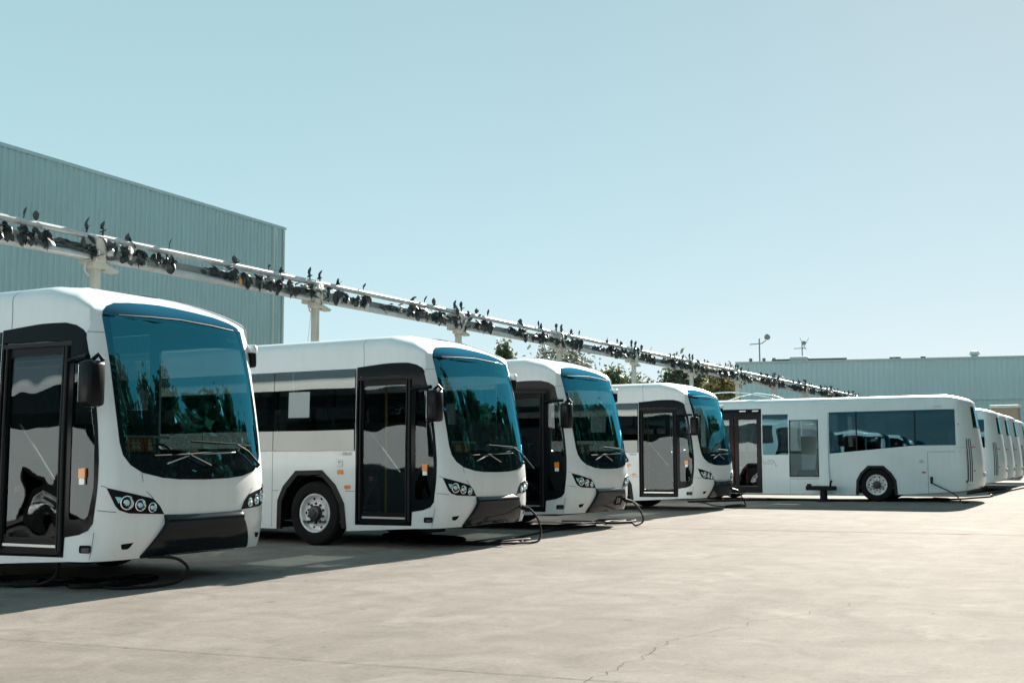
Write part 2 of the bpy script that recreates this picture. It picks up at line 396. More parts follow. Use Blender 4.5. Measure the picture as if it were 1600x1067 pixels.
# ------------------------------------------------------------------ wheel: axis along x, outer face towards sgn
def make_wheel(bus, x, y, sgn, R=.49, width=.30):
    w=MB().lathe([(.29,-.02),(.33,.012),(.40,.02),(.455,.005),(.485,-.03),(R,-.08),(R,-.22),(.47,-.28),(.40,-width),(.28,-width)],(x,y,R),sgn=sgn,n=40).build('wheel','rubber',bus,smooth=30)
    d=MB().lathe([(.30,-.012),(.288,-.002),(.27,-.012),(.262,-.045),(.25,-.085),(.205,-.10),(.19,-.075),(.175,-.055),(.115,-.05)],(x,y,R),sgn=sgn,n=40)
    d.build('rim','rim_metal',w,smooth=35)
    h=MB().lathe([(.118,-.052),(.116,.0),(.10,.022),(.06,.03),(.05,.045),(.0001,.047)],(x,y,R),sgn=sgn,n=20); h.build('hub','hub_dark',w,smooth=40)
    nb=MB(); hb=MB()
    for k in range(10):
        t=2*PI*(k+.5)/10; c=(x,y+.147*math.cos(t),R+.147*math.sin(t)); nb.lathe([(.021,-.056),(.021,-.03),(.015,-.022),(.0001,-.022)],c,sgn=sgn,n=6)
        t=2*PI*k/10; c=(x,y+.232*math.cos(t),R+.232*math.sin(t)); hb.lathe([(.024,-.088),(.0001,-.086)],c,sgn=sgn,n=10)
    nb.build('wheel_nuts','hub_dark',w)['kind']='stuff'; hb.build('rim_holes','interior_dark',w)['kind']='stuff'
    return w

# ------------------------------------------------------------------ bus seen from its nose
SH=Shell(); SF=SH.sf
BUS_L=11.1; SMAX=BUS_L-SH.D+SF
WS_L=[(0,1.108),(-.376,1.115),(-.62,1.135),(-.87,1.19),(-1.0,1.27),(-1.07,1.37),(-1.095,1.5),(-1.105,1.89),(-1.112,2.28),(-1.12,2.58),(-1.127,2.86),(-1.12,3.14),(-1.07,3.40),(-.96,3.56),(-.70,3.65),(-.35,3.70),(0,3.72)]
def half(L): return [p for p in L]+[(-a,b) for a,b in reversed(L[1:-1])]
WS=list(reversed(half(WS_L)))
WSI_L=[(0,1.385),(-.6,1.38),(-.98,1.385),(-1.035,1.43),(-1.05,1.6),(-1.055,2.0),(-1.045,2.5),(-1.04,2.80),(-1.02,2.98),(-.93,3.08),(-.5,3.21),(0,3.28)]
WSI=list(reversed(half(WSI_L)))
HL=[(-1.25,1.045),(-1.16,.862),(-1.12,.818),(-1.02,.785),(-.60,.762),(-.66,.85),(-.745,.925)]
BUMP_L=[(0,.745),(-.40,.75),(-.60,.757),(-.592,.70),(-.59,.66),(-.83,.345),(-.82,.325),(-.5,.335),(0,.345)]
BUMP=half(BUMP_L)
BAND=[(-2.79,2.70),(-2.79,.335),(-1.762,.345),(-1.75,.545),(-1.55,.575),(-1.43,.62),(-1.375,.69),(-1.345,.95),(-1.315,1.31),(-1.305,1.68),(-1.31,2.0),(-1.328,2.29),(-1.40,2.46),(-1.50,2.60),(-1.60,2.70),(-1.70,2.75),(-1.85,2.77),(-2.2,2.745)]
ARC_O=[(-4.32,.24),(-4.31,.68),(-4.20,.90),(-3.95,1.14),(-3.43,1.15),(-3.17,.93),(-3.0,.65),(-2.955,.28)]
ARC_I=[(-4.235,.24),(-4.225,.66),(-4.12,.86),(-3.91,1.07),(-3.46,1.08),(-3.24,.89),(-3.085,.63),(-3.04,.28)]
WY=2.535; REARY=8.45
def arch_at(P,dy): return [(a-dy,b) for a,b in P]
SB=-(SMAX-.55)
def sy(y): return -(y-SH.D+SF)                    # S on the door side for a local y
def skirt(s): return .24 if abs(s)>2.9 else (.24+(abs(s)-2.9)/-1.2*.065 if abs(s)>1.7 else .305+(1.7-abs(s))*.02)
def make_front_bus():
    B=empty('bus',(0,0,0))
    # outer skin
    low=[(s,skirt(s)) for s in [-SMAX,-8,-6,-4.4,-2.9,-1.7,-1.3,-.9,-.4,0,.4,.9,1.3,1.7,2.9,4.4,6,8,SMAX]]
    outl=low+[(SMAX,SH.z1+1.27),(-SMAX,SH.z1+1.27)]
    # close wheel arches at the sill: cut them as notches in the lower edge
    def notch(P,arc):
        out=[]; a0=arc[0][0]; a1=arc[-1][0]; done=False
        for p in P:
            if not done and p[0]>a0:
                out += [(a0,skirt(a0))]+arc[1:-1]+[(a1,skirt(a1))]; done=True
            if a0<=p[0]<=a1 and p[1]<1: continue
            out.append(p)
        return out
    rearc=arch_at(ARC_O,REARY-WY)
    n2=[]
    for a in (rearc,ARC_O,[(-x,y) for x,y in reversed(ARC_O)],[(-x,y) for x,y in reversed(rearc)]): n2.append(a)
    lo=low
    for a in n2: lo=notch(lo,a)
    outl=lo+[(SMAX,SH.z1+1.27),(-SMAX,SH.z1+1.27)]
    side=[(-2.80,2.685),(SB,2.685),(SB,1.44),(-2.80,1.44)]; fside=[(3.1,2.90),(3.1,1.95),(-SB,1.95),(-SB,2.90)]
    drv=roundpoly([(1.52,2.62),(1.50,1.45),(2.95,1.45),(2.95,2.69),(1.70,2.69)],.07)
    holes=[WS,BAND,side,fside,drv]
    m=patch(SH,outl,holes,0,.035,.085,.085,.085,coarse=.45)
    pbuild(m,'body','white_paint',B,30)
    ah=[[(a[0][0],.375)]+[q for q in a if q[1]>.5]+[(a[-1][0],.375)] for a in n2]
    m=patch(SH,[(-SMAX,.36),(SMAX,.36),(SMAX,SH.z1+1.2),(-SMAX,SH.z1+1.2)],holes+ah,-.045,0,.16,.16,.16,coarse=.6)
    pbuild(m,'inner_lining','liner',B,40)
    # back wall, floor, underside
    rp=[]
    for i in range(30): rp.append(SH.pos(-SMAX,.26+(SH.z1+1.27-.26)*i/29))
    ring=[(v.x,v.y-.004,v.z) for v in rp]+[(-v.x,v.y-.004,v.z) for v in reversed(rp)]
    MB().add(ring,[tuple(range(len(ring)))]).build('rear_wall','white_paint',B)
    fl=MB(); pts=[SH.pos(s,.36) for s in [x*SMAX/30 for x in range(-30,31)]]
    fl.add([(v.x*.985,v.y+.02,.37) for v in pts]+[(v.x*.985,v.y+.02,.35) for v in pts],[tuple(range(61)),tuple(range(121,60,-1))]); fl.build('floor','floor_vinyl',B)
    u=MB(); u.box((-1.12,.55,.27),(1.12,1.85,.345)); u.box((-.85,1.9,.22),(.85,3.2,.345)); u.box((-1.15,3.3,.25),(1.15,7.8,.345)); u.box((-.9,7.8,.22),(.9,9.2,.345)); u.box((-1.15,9.2,.27),(1.15,BUS_L-.1,.345)); u.tube([(-.95,WY,.49),(.95,WY,.49)],.08); u.tube([(-.95,REARY,.49),(.95,REARY,.49)],.1)
    u.build('chassis','interior_dark',B)
    # wheel wells
    for yy in (WY,REARY):
        for sx in (-1,1):
            ww=MB(); vs=[]; n=14
            for k in range(n+1):
                t=PI*k/n; vs += [(sx*1.262,yy+.62*math.cos(t),.36+.70*math.sin(t)),(sx*.86,yy+.62*math.cos(t),.36+.70*math.sin(t))]
            ww.add(vs,[(2*k,2*k+1,2*k+3,2*k+2) for k in range(n)]); ww.add([vs[2*k+1] for k in range(n+1)],[tuple(range(n+1))]); ww.build('wheel_housing','interior_dark',B,smooth=40)
    for yy,dy in ((WY,0),(REARY,REARY-WY)):
        for sgn in (-1,1):
            ou,inn=arch_at(ARC_O,dy),arch_at(ARC_I,dy); P=ou+list(reversed(inn)); P=list(reversed(P))
            if sgn>0: P=mirror(P)
            pbuild(patch(SH,P,(),.018,.05,.2,.2,.12),'wheel_arch','arch_plastic',B)
            make_wheel(B,sgn*(1.262 if dy==0 else 1.235),yy,sgn)
    # windscreen
    ws=pbuild(patch(SH,WSI,(),.001,0,.06,.06,.05),'windscreen','windscreen_glass',B,60)
    pbuild(patch(SH,WS,[WSI],.004,.03,.05,.05,.05),'windscreen_border','border_glass',ws,50)
    # thin bright gasket under the top blind line
    gl=[(-.93,3.08),(-.5,3.21),(0,3.28),(.5,3.21),(.93,3.08)]
    g=MB(); g.tube([SH.pos(a,b)+SH.nor(a,b)*.006 for a,b in [(x[0]+(y[0]-x[0])*k/6,x[1]+(y[1]-x[1])*k/6) for x,y in zip(gl,gl[1:]) for k in range(7)]],.006,5); g.build('gasket','seam',ws,smooth=60)
    # headlights
    for sg in (-1,1):
        P=HL if sg<0 else mirror(HL)
        P=P if sg<0 else P
        h=pbuild(patch(SH,P,(),.004,.02,.06,.06,.05),'headlight','black_gloss',B)
        for (s,v,r) in ((-1.05,.893,.066),(-.905,.864,.057),(-.762,.835,.048)):
            s=s*(-sg) if sg>0 else s
            p=SH.pos(s,v)+SH.nor(s,v)*.005; nn=SH.nor(s,v)
            l=MB().lathe([(r*1.08,.0),(r*1.08,.014),(r*.94,.018),(r*.88,.006),(r*.62,-.012),(r*.5,.004),(r*.40,.016),(r*.2,.022),(.0001,.023)],(0,0,0),ax='z',n=20)
            Mx=Vector(nn).to_track_quat('Z','Y').to_matrix().to_4x4(); Mx.translation=p; l.xf(Mx)
            lo_=l.build('lamp','chrome',h,smooth=40)
            q=MB().lathe([(r*.42,.018),(r*.3,.026),(.0001,.03)],(0,0,0),ax='z',n=12); q.xf(Mx); q.build('bulb_lens','pale_blue',h,smooth=60)
        tri=[(-1.165,.955),(-1.13,.885),(-1.10,.93),(-1.09,.945)]
        if sg>0: tri=mirror(tri)
        pbuild(patch(SH,tri if sg<0 else tri,(),.009,.004,.05,.05,.05),'side_reflector','pale_blue',h)
    # bumper
    def boff(s,v): t=max(0,(.70-v)/.36); return .006+.055*min(1,max(0,(.757-v)/.05))-.052*t**2
    b=pbuild(patch(SH,BUMP,(),boff,.06,.06,.022,.06),'bumper','dark_bumper',B,40)
    # small openings
    for P,mt,nm in ((roundpoly([(-1.54,.472),(-1.54,.395),(-1.375,.395),(-1.375,.475)],.025),'interior_dark','step_light'),
                    (roundpoly([(-1.075,.478),(-1.06,.425),(-.985,.425),(-.945,.488)],[.01,.02,.03,.0]),'interior_dark','tow_cover'),
                    (mirror(roundpoly([(-1.075,.478),(-1.06,.425),(-.985,.425),(-.945,.488)],[.01,.02,.03,.0])),'interior_dark','tow_cover')):
        o=pbuild(patch(SH,P,(),.003,.004,.1,.1,.06),nm,mt,B)
        if nm=='step_light': pbuild(patch(SH,roundpoly([(-1.50,.445),(-1.50,.405),(-1.39,.405),(-1.39,.448)],.015),(),.007,.003,.1,.1,.06),'lens','hub_dark',o)
    # seams
    def seam(pl,w=.0035):
        m=MB(); pl=[pl[0]]+[q for a,c in zip(pl,pl[1:]) for q in [(a[0]+(c[0]-a[0])*k/8,a[1]+(c[1]-a[1])*k/8) for k in range(1,9)]]
        vs=[]
        for i,p in enumerate(pl):
            a=pl[max(0,i-1)]; c=pl[min(len(pl)-1,i+1)]; d=Vector((c[0]-a[0],c[1]-a[1])).normalized(); n=Vector((-d.y,d.x))*w
            for q in ((p[0]+n.x,p[1]+n.y),(p[0]-n.x,p[1]-n.y)): vs.append(SH.pos(*q)+SH.nor(*q)*.0025)
        m.add(vs,[(2*i,2*i+1,2*i+3,2*i+2) for i in range(len(pl)-1)]); m.build('panel_seam','seam',B)
    seam([(-4.43,.27),(-4.43,1.43)]); seam([(-4.43,.83),(-4.30,.83)]); seam([(-2.98,.835),(-2.80,.835)])
    seam([(-1.37,.33),(-1.362,.60)],.003); seam([(-1.335,.82),(-1.15,.80)],.003); seam([(-1.305,1.065),(-1.25,1.05)],.003)
    seam([(-2.66,2.715),(-2.67,2.95),(-2.69,3.2),(-2.7,3.7)],.0035); seam([(-1.545,2.668),(-1.125,2.69)],.003); seam([(-.745,.93),(-.83,1.0)],.003); seam([(.745,.93),(.83,1.0)],.003); seam([(-.88,1.185),(-.87,1.10)],.003)
    seam([(1.37,.33),(1.37,1.05)],.003)
    # door panel: black surround with two glazed openings
    doorh=[(-2.76,2.56),(-2.76,.35),(-1.835,.36),(-1.835,2.56)]
    qh=roundpoly([(-1.70,2.34),(-1.70,.72),(-1.44,.74),(-1.385,1.0),(-1.345,1.7),(-1.36,2.2),(-1.42,2.36)],.05)
    sur=pbuild(patch(SH,BAND,[doorh,qh],.004,.05,.12,.14,.1),'door_surround','black_gloss',B)
    pbuild(patch(SH,[(a*.999,b) for a,b in qh],(),-.004,0,.08,.1,.1),'quarter_window','door_glass_mat',sur,60)
    # recessed door
    D=empty('door',(0,0,0)); D.parent=B
    gh=roundpoly([(-2.68,2.41),(-2.68,.52),(-1.885,.53),(-1.885,2.42)],.05)
    pbuild(patch(SH,[(-2.752,2.552),(-2.752,.356),(-1.842,.366),(-1.842,2.552)],[gh],-.03,.05,.2,.2,.2),'door_frame','black_trim',D)
    dg=pbuild(patch(SH,gh,(),-.04,0,.2,.2,.2),'door_glass','door_glass_mat',D,60)
    MB().box((-1.262,sy(0)*0+1.62,.435),(-1.238,.80,.462)).build('kick_strip','alu',D)
    pil=MB(); pil.tube([SH.pos(-1.80,.40)+Vector((-.014,0,0)),SH.pos(-1.80,1.5)+Vector((-.016,0,0)),SH.pos(-1.80,2.50)+Vector((-.014,0,0))],.022,8)
    pil.build('door_post','arch_plastic',D,smooth=50)
    for a in (-2.715,-1.865):
        MB().tube([SH.pos(a,.4)+Vector((.006,0,0)),SH.pos(a,1.5)+Vector((.006,0,0)),SH.pos(a,2.5)+Vector((.006,0,0))],.016,6).build('door_stile','arch_plastic',D,smooth=50)
    MB().tube([(-1.17,1.52,1.70),(-1.16,1.0,1.12)],.010,8).build('grab_bar','bar_grey',D,smooth=50)
    MB().tube([(-1.12,.83,.5),(-1.10,.83,1.9),(-1.05,.87,2.3)],.016,8).build('grab_bar','yellow_cloth',D,smooth=50)
    MB().rbox((-1.205,1.50,.98),(-1.16,1.545,1.05),.012).build('door_button','red_lens',D)
    MB().box((-1.262,.70,2.50),(-1.235,1.72,2.545)).build('door_header','arch_plastic',D)
    # side windows (door side), four or five panes between black posts
    e=[-2.82,-4.43]; 
    while e[-1]>SB+1.2: e.append(max(SB,e[-1]-1.52))
    e[-1]=SB
    for i in range(len(e)-1):
        a,b_=e[i]-.006,e[i+1]+.006
        w=pbuild(patch(SH,[(a,2.68),(b_,2.68),(b_,1.445),(a,1.445)],(),.002,0,.4,.3,.4),'side_window','side_glass',B,60)
        MB().box((-1.235,-e[i+1]-1.055-.05,1.45),(-1.195,-e[i+1]-1.055+.05,2.68)).build('window_post','interior_dark',w)
    # far side
    e=[3.11]
    while e[-1]<-SB-1.2: e.append(min(-SB,e[-1]+1.55))
    e[-1]=-SB
    for i in range(len(e)-1):
        pbuild(patch(SH,[(e[i]+.006,2.895),(e[i]+.006,1.955),(e[i+1]-.03,1.955),(e[i+1]-.03,2.895)],(),.002,0,.4,.3,.4),'side_window','side_glass',B,60)
    pbuild(patch(SH,drv,(),.002,0,.1,.3,.2),'driver_window','door_glass_mat',B,60)
    # lamps and signs on the door side
    def lampat(s,v,w,h,mt,nm,parent=B,r=.02,dp=.012):
        return pbuild(patch(SH,roundpoly([(s-w,v+h),(s-w,v-h),(s+w,v-h),(s+w,v+h)],r),(),.003+dp,dp,.2,.2,.1),nm,mt,parent)
    lampat(-3.076,1.123,.052,.036,'amber','indicator'); lampat(-2.935,.895,.056,.03,'amber','side_marker',r=.03)
    l=lampat(-1.517,1.19,.045,.05,'amber','indicator',dp=.02,r=.012); lampat(-1.517,1.108,.036,.03,'white_lens','repeater',dp=.018,r=.01)
    sg_=lampat(-3.092,1.258,.06,.055,'label_grey','access_sign',r=.008,dp=.002); lampat(-3.092,1.258,.054,.049,'card_white','sign_face',parent=sg_,r=.006,dp=.004)
    wm=MB()
    def sp(s,v,o=.009): return SH.pos(s,v)+SH.nor(s,v)*o
    for pl in ([(-3.115,1.285),(-3.105,1.265),(-3.075,1.268)],[(-3.07,1.28),(-3.085,1.283)],[(-3.105,1.24),(-3.10,1.225)]): wm.tube([sp(*q) for q in pl],.005,4)
    wm.build('sign_mark','seam',sg_)
    for s,w in ((-3.06,.012),(-2.985,.05),(-2.895,.028)): lampat(s,1.395,w,.022 if w>.02 else .008,'label_grey','lettering_plate',r=.004,dp=.001)
    # mirrors
    mr=MB().tube([(-1.262,.72,2.335),(-1.34,.60,2.345),(-1.44,.34,2.35),(-1.47,.24,2.345)],[.03,.026,.026,.03],8).build('mirror','black_trim',B,smooth=50)
    hd=MB().rbox((-1.60,.06,1.845),(-1.385,.245,2.30),.045)
    hd.build('mirror_head','black_trim',mr,smooth=50)
    MB().rbox((-1.575,.243,1.89),(-1.41,.252,2.26),.003).build('mirror_glass','chrome',mr)
    MB().tube([(-1.46,.20,2.30),(-1.43,.13,2.365),(-1.42,.08,2.30)],.022,6).build('mirror_bracket','black_trim',mr,smooth=50)
    mr=MB().tube([(1.16,.75,2.76),(1.22,.62,2.74),(1.26,.48,2.66)],.024,8).build('mirror','white_paint',B,smooth=50)
    MB().rbox((1.23,.40,2.42),(1.31,.52,2.62),.03).build('mirror_head','black_trim',mr,smooth=50)
    MB().rbox((1.225,.39,2.58),(1.32,.53,2.70),.04).build('mirror_cap','white_paint',mr,smooth=50)
    # wipers
    def onw(s,v,o): return SH.pos(s,v)+SH.nor(s,v)*o
    w=MB().tube([onw(.93,1.235,.012),onw(.92,1.25,.05),onw(.70,1.40,.06),onw(.52,1.475,.055)],[.02,.018,.012,.009],6).build('wiper','wiper_black',B,smooth=50)
    MB().tube([onw(.80,1.465,.03),onw(.52,1.482,.045),onw(-.20,1.51,.03)],.011,5).build('wiper_blade','wiper_black',w,smooth=50)
    w=MB().tube([onw(.05,1.235,.012),onw(.04,1.25,.05),onw(-.25,1.36,.05)],[.02,.018,.012],6).build('wiper','wiper_black',B,smooth=50)
    MB().tube([onw(-.72,1.36,.02),onw(-.25,1.372,.04),onw(.58,1.425,.025)],.011,5).build('wiper_blade','wiper_black',w,smooth=50)
    w=MB().tube([onw(-.55,1.28,.01),onw(-.2,1.375,.03),onw(.5,1.395,.03)],.008,5).build('washer_pipe','bar_grey',B,smooth=50)
    # cab
    d=MB(); dp=[(-1.05,.52),(-.6,.30),(0,.24),(.6,.30),(1.05,.52)]
    top=[(x,y,1.33) for x,y in dp]+[(1.08,.95,1.28),(.3,.98,1.26),(-.3,.75,1.30),(-1.05,.78,1.33)]
    d.add(top+[(x,y,.45) for x,y,z in top],[tuple(range(9))]+[(i,i+9,(i+1)%9+9,(i+1)%9) for i in range(9)]); db=d.build('dashboard','interior_dark',B)
    MB().rbox((.28,.80,1.26),(.78,.94,1.44),.03).build('instrument_hood','interior_dark',db,smooth=40)
    sw=MB(); c=Vector((.55,1.12,1.30)); pts=[]
    for k in range(25):
        t=2*PI*k/24; pts.append(c+Vector((.235*math.cos(t),.11*math.sin(t),.205*math.sin(t))))
    sw.tube(pts,.016,6,cap=False); sw.tube([pts[0],pts[12]],.014,5); sw.tube([c,c+Vector((0,-.2,-.25))],.03,6); sw.build('steering_wheel','black_trim',B,smooth=60)
    def seat(x,y,h=.45,drv=False):
        s=MB(); s.rbox((x-.22,y-.22,h),(x+.22,y+.2,h+.10),.03)
        bk=MB(); bk.rbox((-.22,-.05,0),(.22,.05,.66),.04); bk.xf(Matrix.Translation((x,y+.22,h+.06))@Matrix.Rotation(-.16,4,'X')); s.add(bk.v,bk.f)
        s.box((x-.06,y-.05,.36),(x+.06,y+.08,h))
        if drv: s.rbox((x-.13,y+.30,h+.74),(x+.13,y+.38,h+.98),.03)
        return s.build('driver_seat' if drv else 'seat','seat_fabric',B,smooth=40)
    seat(.55,1.65,.62,True)
    for r in range(6):
        for x in (-.95,-.5,.5,.95):
            if r==0 and x<0: continue
            seat(x,3.6+r*1.15,.62)
    MB().box((.05,2.25,.37),(1.15,2.30,1.75)).build('cab_partition','interior_dark',B)
    for x,y in ((-.28,1.9),(-.28,4.6),(.28,6.8)): MB().tube([(x,y,.37),(x,y,3.05)],.018,6).build('handrail','yellow_cloth',B,smooth=60)
    pbuild(patch(SH,roundpoly([(-4.12,2.36),(-4.12,1.96),(-3.70,1.96),(-3.70,2.36)],.01),(),.006,.002,.2,.2,.3),'pale_square','pale_grey',B)  # pale grey square patch on the side glass
    MB().tube([SH.pos(-1.03,1.56)+Vector((.03,.05,0)),SH.pos(-.70,1.56)+Vector((.0,.06,0)),SH.pos(-.42,1.555)+Vector((0,.06,0))],.014,6).build('mirrored_bar','pale_blue',B,smooth=60)  # pale blue bar modelled in place of a reflected light strip
    return B

# ------------------------------------------------------------------ bus seen from its rear
SR=Shell(D=.6,n=2.4,rake=.12,zr=3.1,z1=2.82,ms=3.8,mf=3,ky=1.4,da=.1,dl=.9,de=1.2,th=.05)
RL=11.6; RMAX=RL-SR.D+SR.sf
def rskirt(s):
    a=abs(s); return .46 if a<.5 else (.46-.12*(a-.5)/.77 if a<1.27 else (.34-.14*min(1,(a-1.27)/2.1)))
def make_rear_bus(full=True):
    B=empty('bus',(0,0,0))
    arc=[(-4.39,.18),(-4.36,.62),(-4.24,.84),(-4.02,1.05),(-3.57,1.05),(-3.35,.84),(-3.22,.62),(-3.19,.19)]
    arci=[(-4.30,.18),(-4.28,.60),(-4.17,.80),(-3.98,.98),(-3.61,.98),(-3.42,.80),(-3.30,.60),(-3.28,.19)]
    far_=[(a-5.0,b) for a,b in arc]; fari=[(a-5.0,b) for a,b in arci]
    ks=sorted({-RMAX,-8,-6,-5,-3.2,-2.3,-1.27,-.9,-.5,0,.5,.9,1.27,2.3,3.2,5,6,8,RMAX})
    low=[(s,rskirt(s)) for s in ks]
    arcs=[far_,arc,[(-x,y) for x,y in reversed(arc)],[(-x,y) for x,y in reversed(far_)]]
    for A in arcs:
        a0,a1=A[0][0],A[-1][0]; out=[]; done=False
        for p in low:
            if not done and p[0]>a0: out += [(a0,rskirt(a0))]+A[1:-1]+[(a1,rskirt(a1))]; done=True
            if a0<=p[0]<=a1 and p[1]<1: continue
            out.append(p)
        low=out
    outl=low+[(RMAX,SR.z1+1.27),(-RMAX,SR.z1+1.27)]
    win=[(-1.56,2.655),(-5.12,2.63),(-5.12,1.40),(-4.945,1.417),(-2.68,1.625),(-1.56,1.627)]
    winB=[(-5.455,2.41),(-6.285,2.41),(-6.305,.745),(-5.455,.745)]; winA=[(-6.35,2.60),(-7.14,2.60),(-7.14,1.375),(-6.35,1.375)]
    door=[(-7.17,2.78),(-8.95,2.78),(-8.95,.21),(-7.17,.21)]; win2=[(-9.1,2.63),(-RMAX+.5,2.63),(-RMAX+.5,1.45),(-9.1,1.45)]
    rw=[(-.66,2.76),(-.74,2.12),(.74,2.12),(.66,2.76)]
    fw_=[(1.56,2.655),(1.56,1.627),(5.1,1.627),(5.1,2.655)]; fw2=[(5.4,2.655),(5.4,1.5),(RMAX-.5,1.5),(RMAX-.5,2.655)]
    holes=[win,winB,winA,door,win2,rw,fw_,fw2] if full else [win,rw]
    pbuild(patch(SR,outl,holes,0,.03,.09,.09,.09,coarse=.45),'body','white_rear',B,30)
    ah=[[(a[0][0],.415)]+[q for q in a if q[1]>.5]+[(a[-1][0],.415)] for a in arcs]
    if full: pbuild(patch(SR,[(-RMAX,.40),(RMAX,.40),(RMAX,SR.z1+1.2),(-RMAX,SR.z1+1.2)],holes+ah,-.045,0,.2,.2,.2,coarse=.6),'inner_lining','liner',B,40)
    rp=[SR.pos(-RMAX,.2+(SR.z1+1.07)*i/29) for i in range(30)]; ring=[(v.x,v.y-.004,v.z) for v in rp]+[(-v.x,v.y-.004,v.z) for v in reversed(rp)]
    MB().add(ring,[tuple(range(len(ring)))]).build('front_wall','white_rear',B)
    u=MB(); u.box((-1.1,.7,.37),(1.1,2.15,.41)); u.box((-.85,2.2,.24),(.85,3.6,.41)); u.box((-1.15,3.7,.24),(1.15,RL-.1,.41)); u.tube([(-.9,2.83,.49),(.9,2.83,.49)],.1); u.box((-.7,.9,.29),(.7,2.1,.37)); u.build('chassis','interior_dark',B)
    for yy in (2.83,7.83):
        for sx in (-1,1):
            ww=MB(); vs=[]; n=14
            for k in range(n+1):
                t=PI*k/n; vs += [(sx*1.262,yy+.58*math.cos(t),.36+.63*math.sin(t)),(sx*.86,yy+.58*math.cos(t),.36+.63*math.sin(t))]
            ww.add(vs,[(2*k,2*k+1,2*k+3,2*k+2) for k in range(n)]); ww.add([vs[2*k+1] for k in range(n+1)],[tuple(range(n+1))]); ww.build('wheel_housing','interior_dark',B,smooth=40)
    for yy,P,Q in ((2.83,arc,arci),(7.83,far_,fari)):
        for sgn in (-1,1):
            if not full and (sgn>0 or yy>5): continue
            o=list(reversed(P+list(reversed(Q)))); o=o if sgn<0 else mirror(o)
            pbuild(patch(SR,o,(),.012,.05,.2,.2,.12),'wheel_arch','arch_plastic',B)
            make_wheel(B,sgn*1.225,yy,sgn)
    # glazing
    g=pbuild(patch(SR,win,(),.002,0,.4,.3,.4),'side_window','rear_side_glass',B,60)
    for s in (-2.66,-4.32): 
        pbuild(patch(SR,[(s-.022,2.64),(s-.022,1.62-(.12 if s<-4 else 0)),(s+.022,1.62-(.12 if s<-4 else 0)),(s+.022,2.64)],(),.004,0,.2,.3,.3),'window_divider','black_trim',g)
    w=pbuild(patch(SR,rw,(),-.004,0,.1,.1,.1),'rear_window','rear_side_glass',B,60)
    pbuild(patch(SR,rw,[[(a*.93,2.44+(b-2.44)*.88) for a,b in rw]],.0015,.01,.1,.1,.08),'window_seal','black_trim',w)
    # vents, hatch
    for s0,s1 in ((-1.215,-1.26),(-1.135,-1.19),(-1.055,-1.12)):
        vv=[]
        for k in range(9):
            t=k/8; a=s0+(s1-s0)*t; b=1.81-1.21*t
            vv += [SR.pos(a-.014,b)+SR.nor(a,b)*.012,SR.pos(a+.014,b)+SR.nor(a,b)*.012]
        MB().add(vv,[(2*k,2*k+2,2*k+3,2*k+1) for k in range(8)]).build('vent_slot','interior_dark',B)
    def seam(pl,w=.005):
        m=MB(); q2=[pl[0]]+[(a[0]+(c[0]-a[0])*k/6,a[1]+(c[1]-a[1])*k/6) for a,c in zip(pl,pl[1:]) for k in range(1,7)]; vs=[]
        for i,p in enumerate(q2):
            a=q2[max(0,i-1)]; c=q2[min(len(q2)-1,i+1)]; d=Vector((c[0]-a[0],c[1]-a[1])).normalized(); n=Vector((-d.y,d.x))*w
            for q in ((p[0]+n.x,p[1]+n.y),(p[0]-n.x,p[1]-n.y)): vs.append(SR.pos(*q)+SR.nor(*q)*.0025)
        m.add(vs,[(2*i,2*i+1,2*i+3,2*i+2) for i in range(len(q2)-1)]); m.build('panel_seam','seam',B)
    def lampat(s,v,w,h,mt,nm,r=.015,dp=.012):
        return pbuild(patch(SR,roundpoly([(s-w,v+h),(s-w,v-h),(s+w,v-h),(s+w,v+h)],r),(),.003+dp,dp,.2,.2,.1),nm,mt,B)
    for s,v,w in ((-.98,1.57,.03),(-.86,1.57,.02),(-1.0,.90,.026)): lampat(s,v,w,.018,'red_lens','tail_lamp')
    for s,v,w in ((.98,1.57,.045),(.86,1.57,.03),(1.0,.90,.04)): lampat(s,v,w,.018,'red_lens','tail_lamp')
    pl=MB().rbox((-.26,-.02,.72),(.26,.012,.84),.004).build('number_plate_panel','label_grey',B)
    lampat(-1.20,.50,.05,.02,'label_grey','badge_plate',r=.004,dp=.002)
    if full:
        seam([(-2.345,.26),(-2.335,1.443),(-1.27,1.443),(-1.27,.345)]); seam([(-1.27,1.56),(-1.565,1.56)],.003); seam([(-1.57,2.66),(-1.57,2.80)],.003)
        lampat(-2.455,.856,.05,.024,'red_lens','side_marker'); lampat(-2.51,1.165,.06,.045,'label_grey','filler_label',r=.006,dp=.002)
        lampat(-1.30,.60,.022,.04,'seam','hatch_lock',r=.006,dp=.004); lampat(-1.437,2.215,.02,.02,'seam','camera_eye',dp=.01); lampat(-2.03,2.735,.11,.022,'label_grey','maker_plate',r=.006,dp=.003); lampat(-2.35,2.735,.04,.006,'label_grey','lettering_plate',r=.002,dp=.001)
        # pillar casing flaring at the foot
        pc=MB()
        prof=[(.20,.10),(.5,.095),(.8,.075),(1.1,.05),(1.4,.04),(2.0,.035),(2.64,.03)]
        vs=[]
        for z,d in prof:
            xb=SR.pos(-5.3,z).x; wy0,wy1=5.135-.963,5.425-.963
            e=.05*max(0,(1.2-z))
            vs += [(xb+.01,wy0-e,z),(xb-d,wy0-e+.02,z),(xb-d,wy1-.01,z),(xb+.01,wy1,z)]
        fs=[]
        for i in range(len(prof)-1):
            for k in range(3): fs.append((4*i+k,4*i+k+1,4*i+4+k+1,4*i+4+k))
        fs += [(0,1,2,3),tuple(4*(len(prof)-1)+k for k in (3,2,1,0))]
        pc.add(vs,fs).build('pillar_casing','white_rear',B,smooth=40)
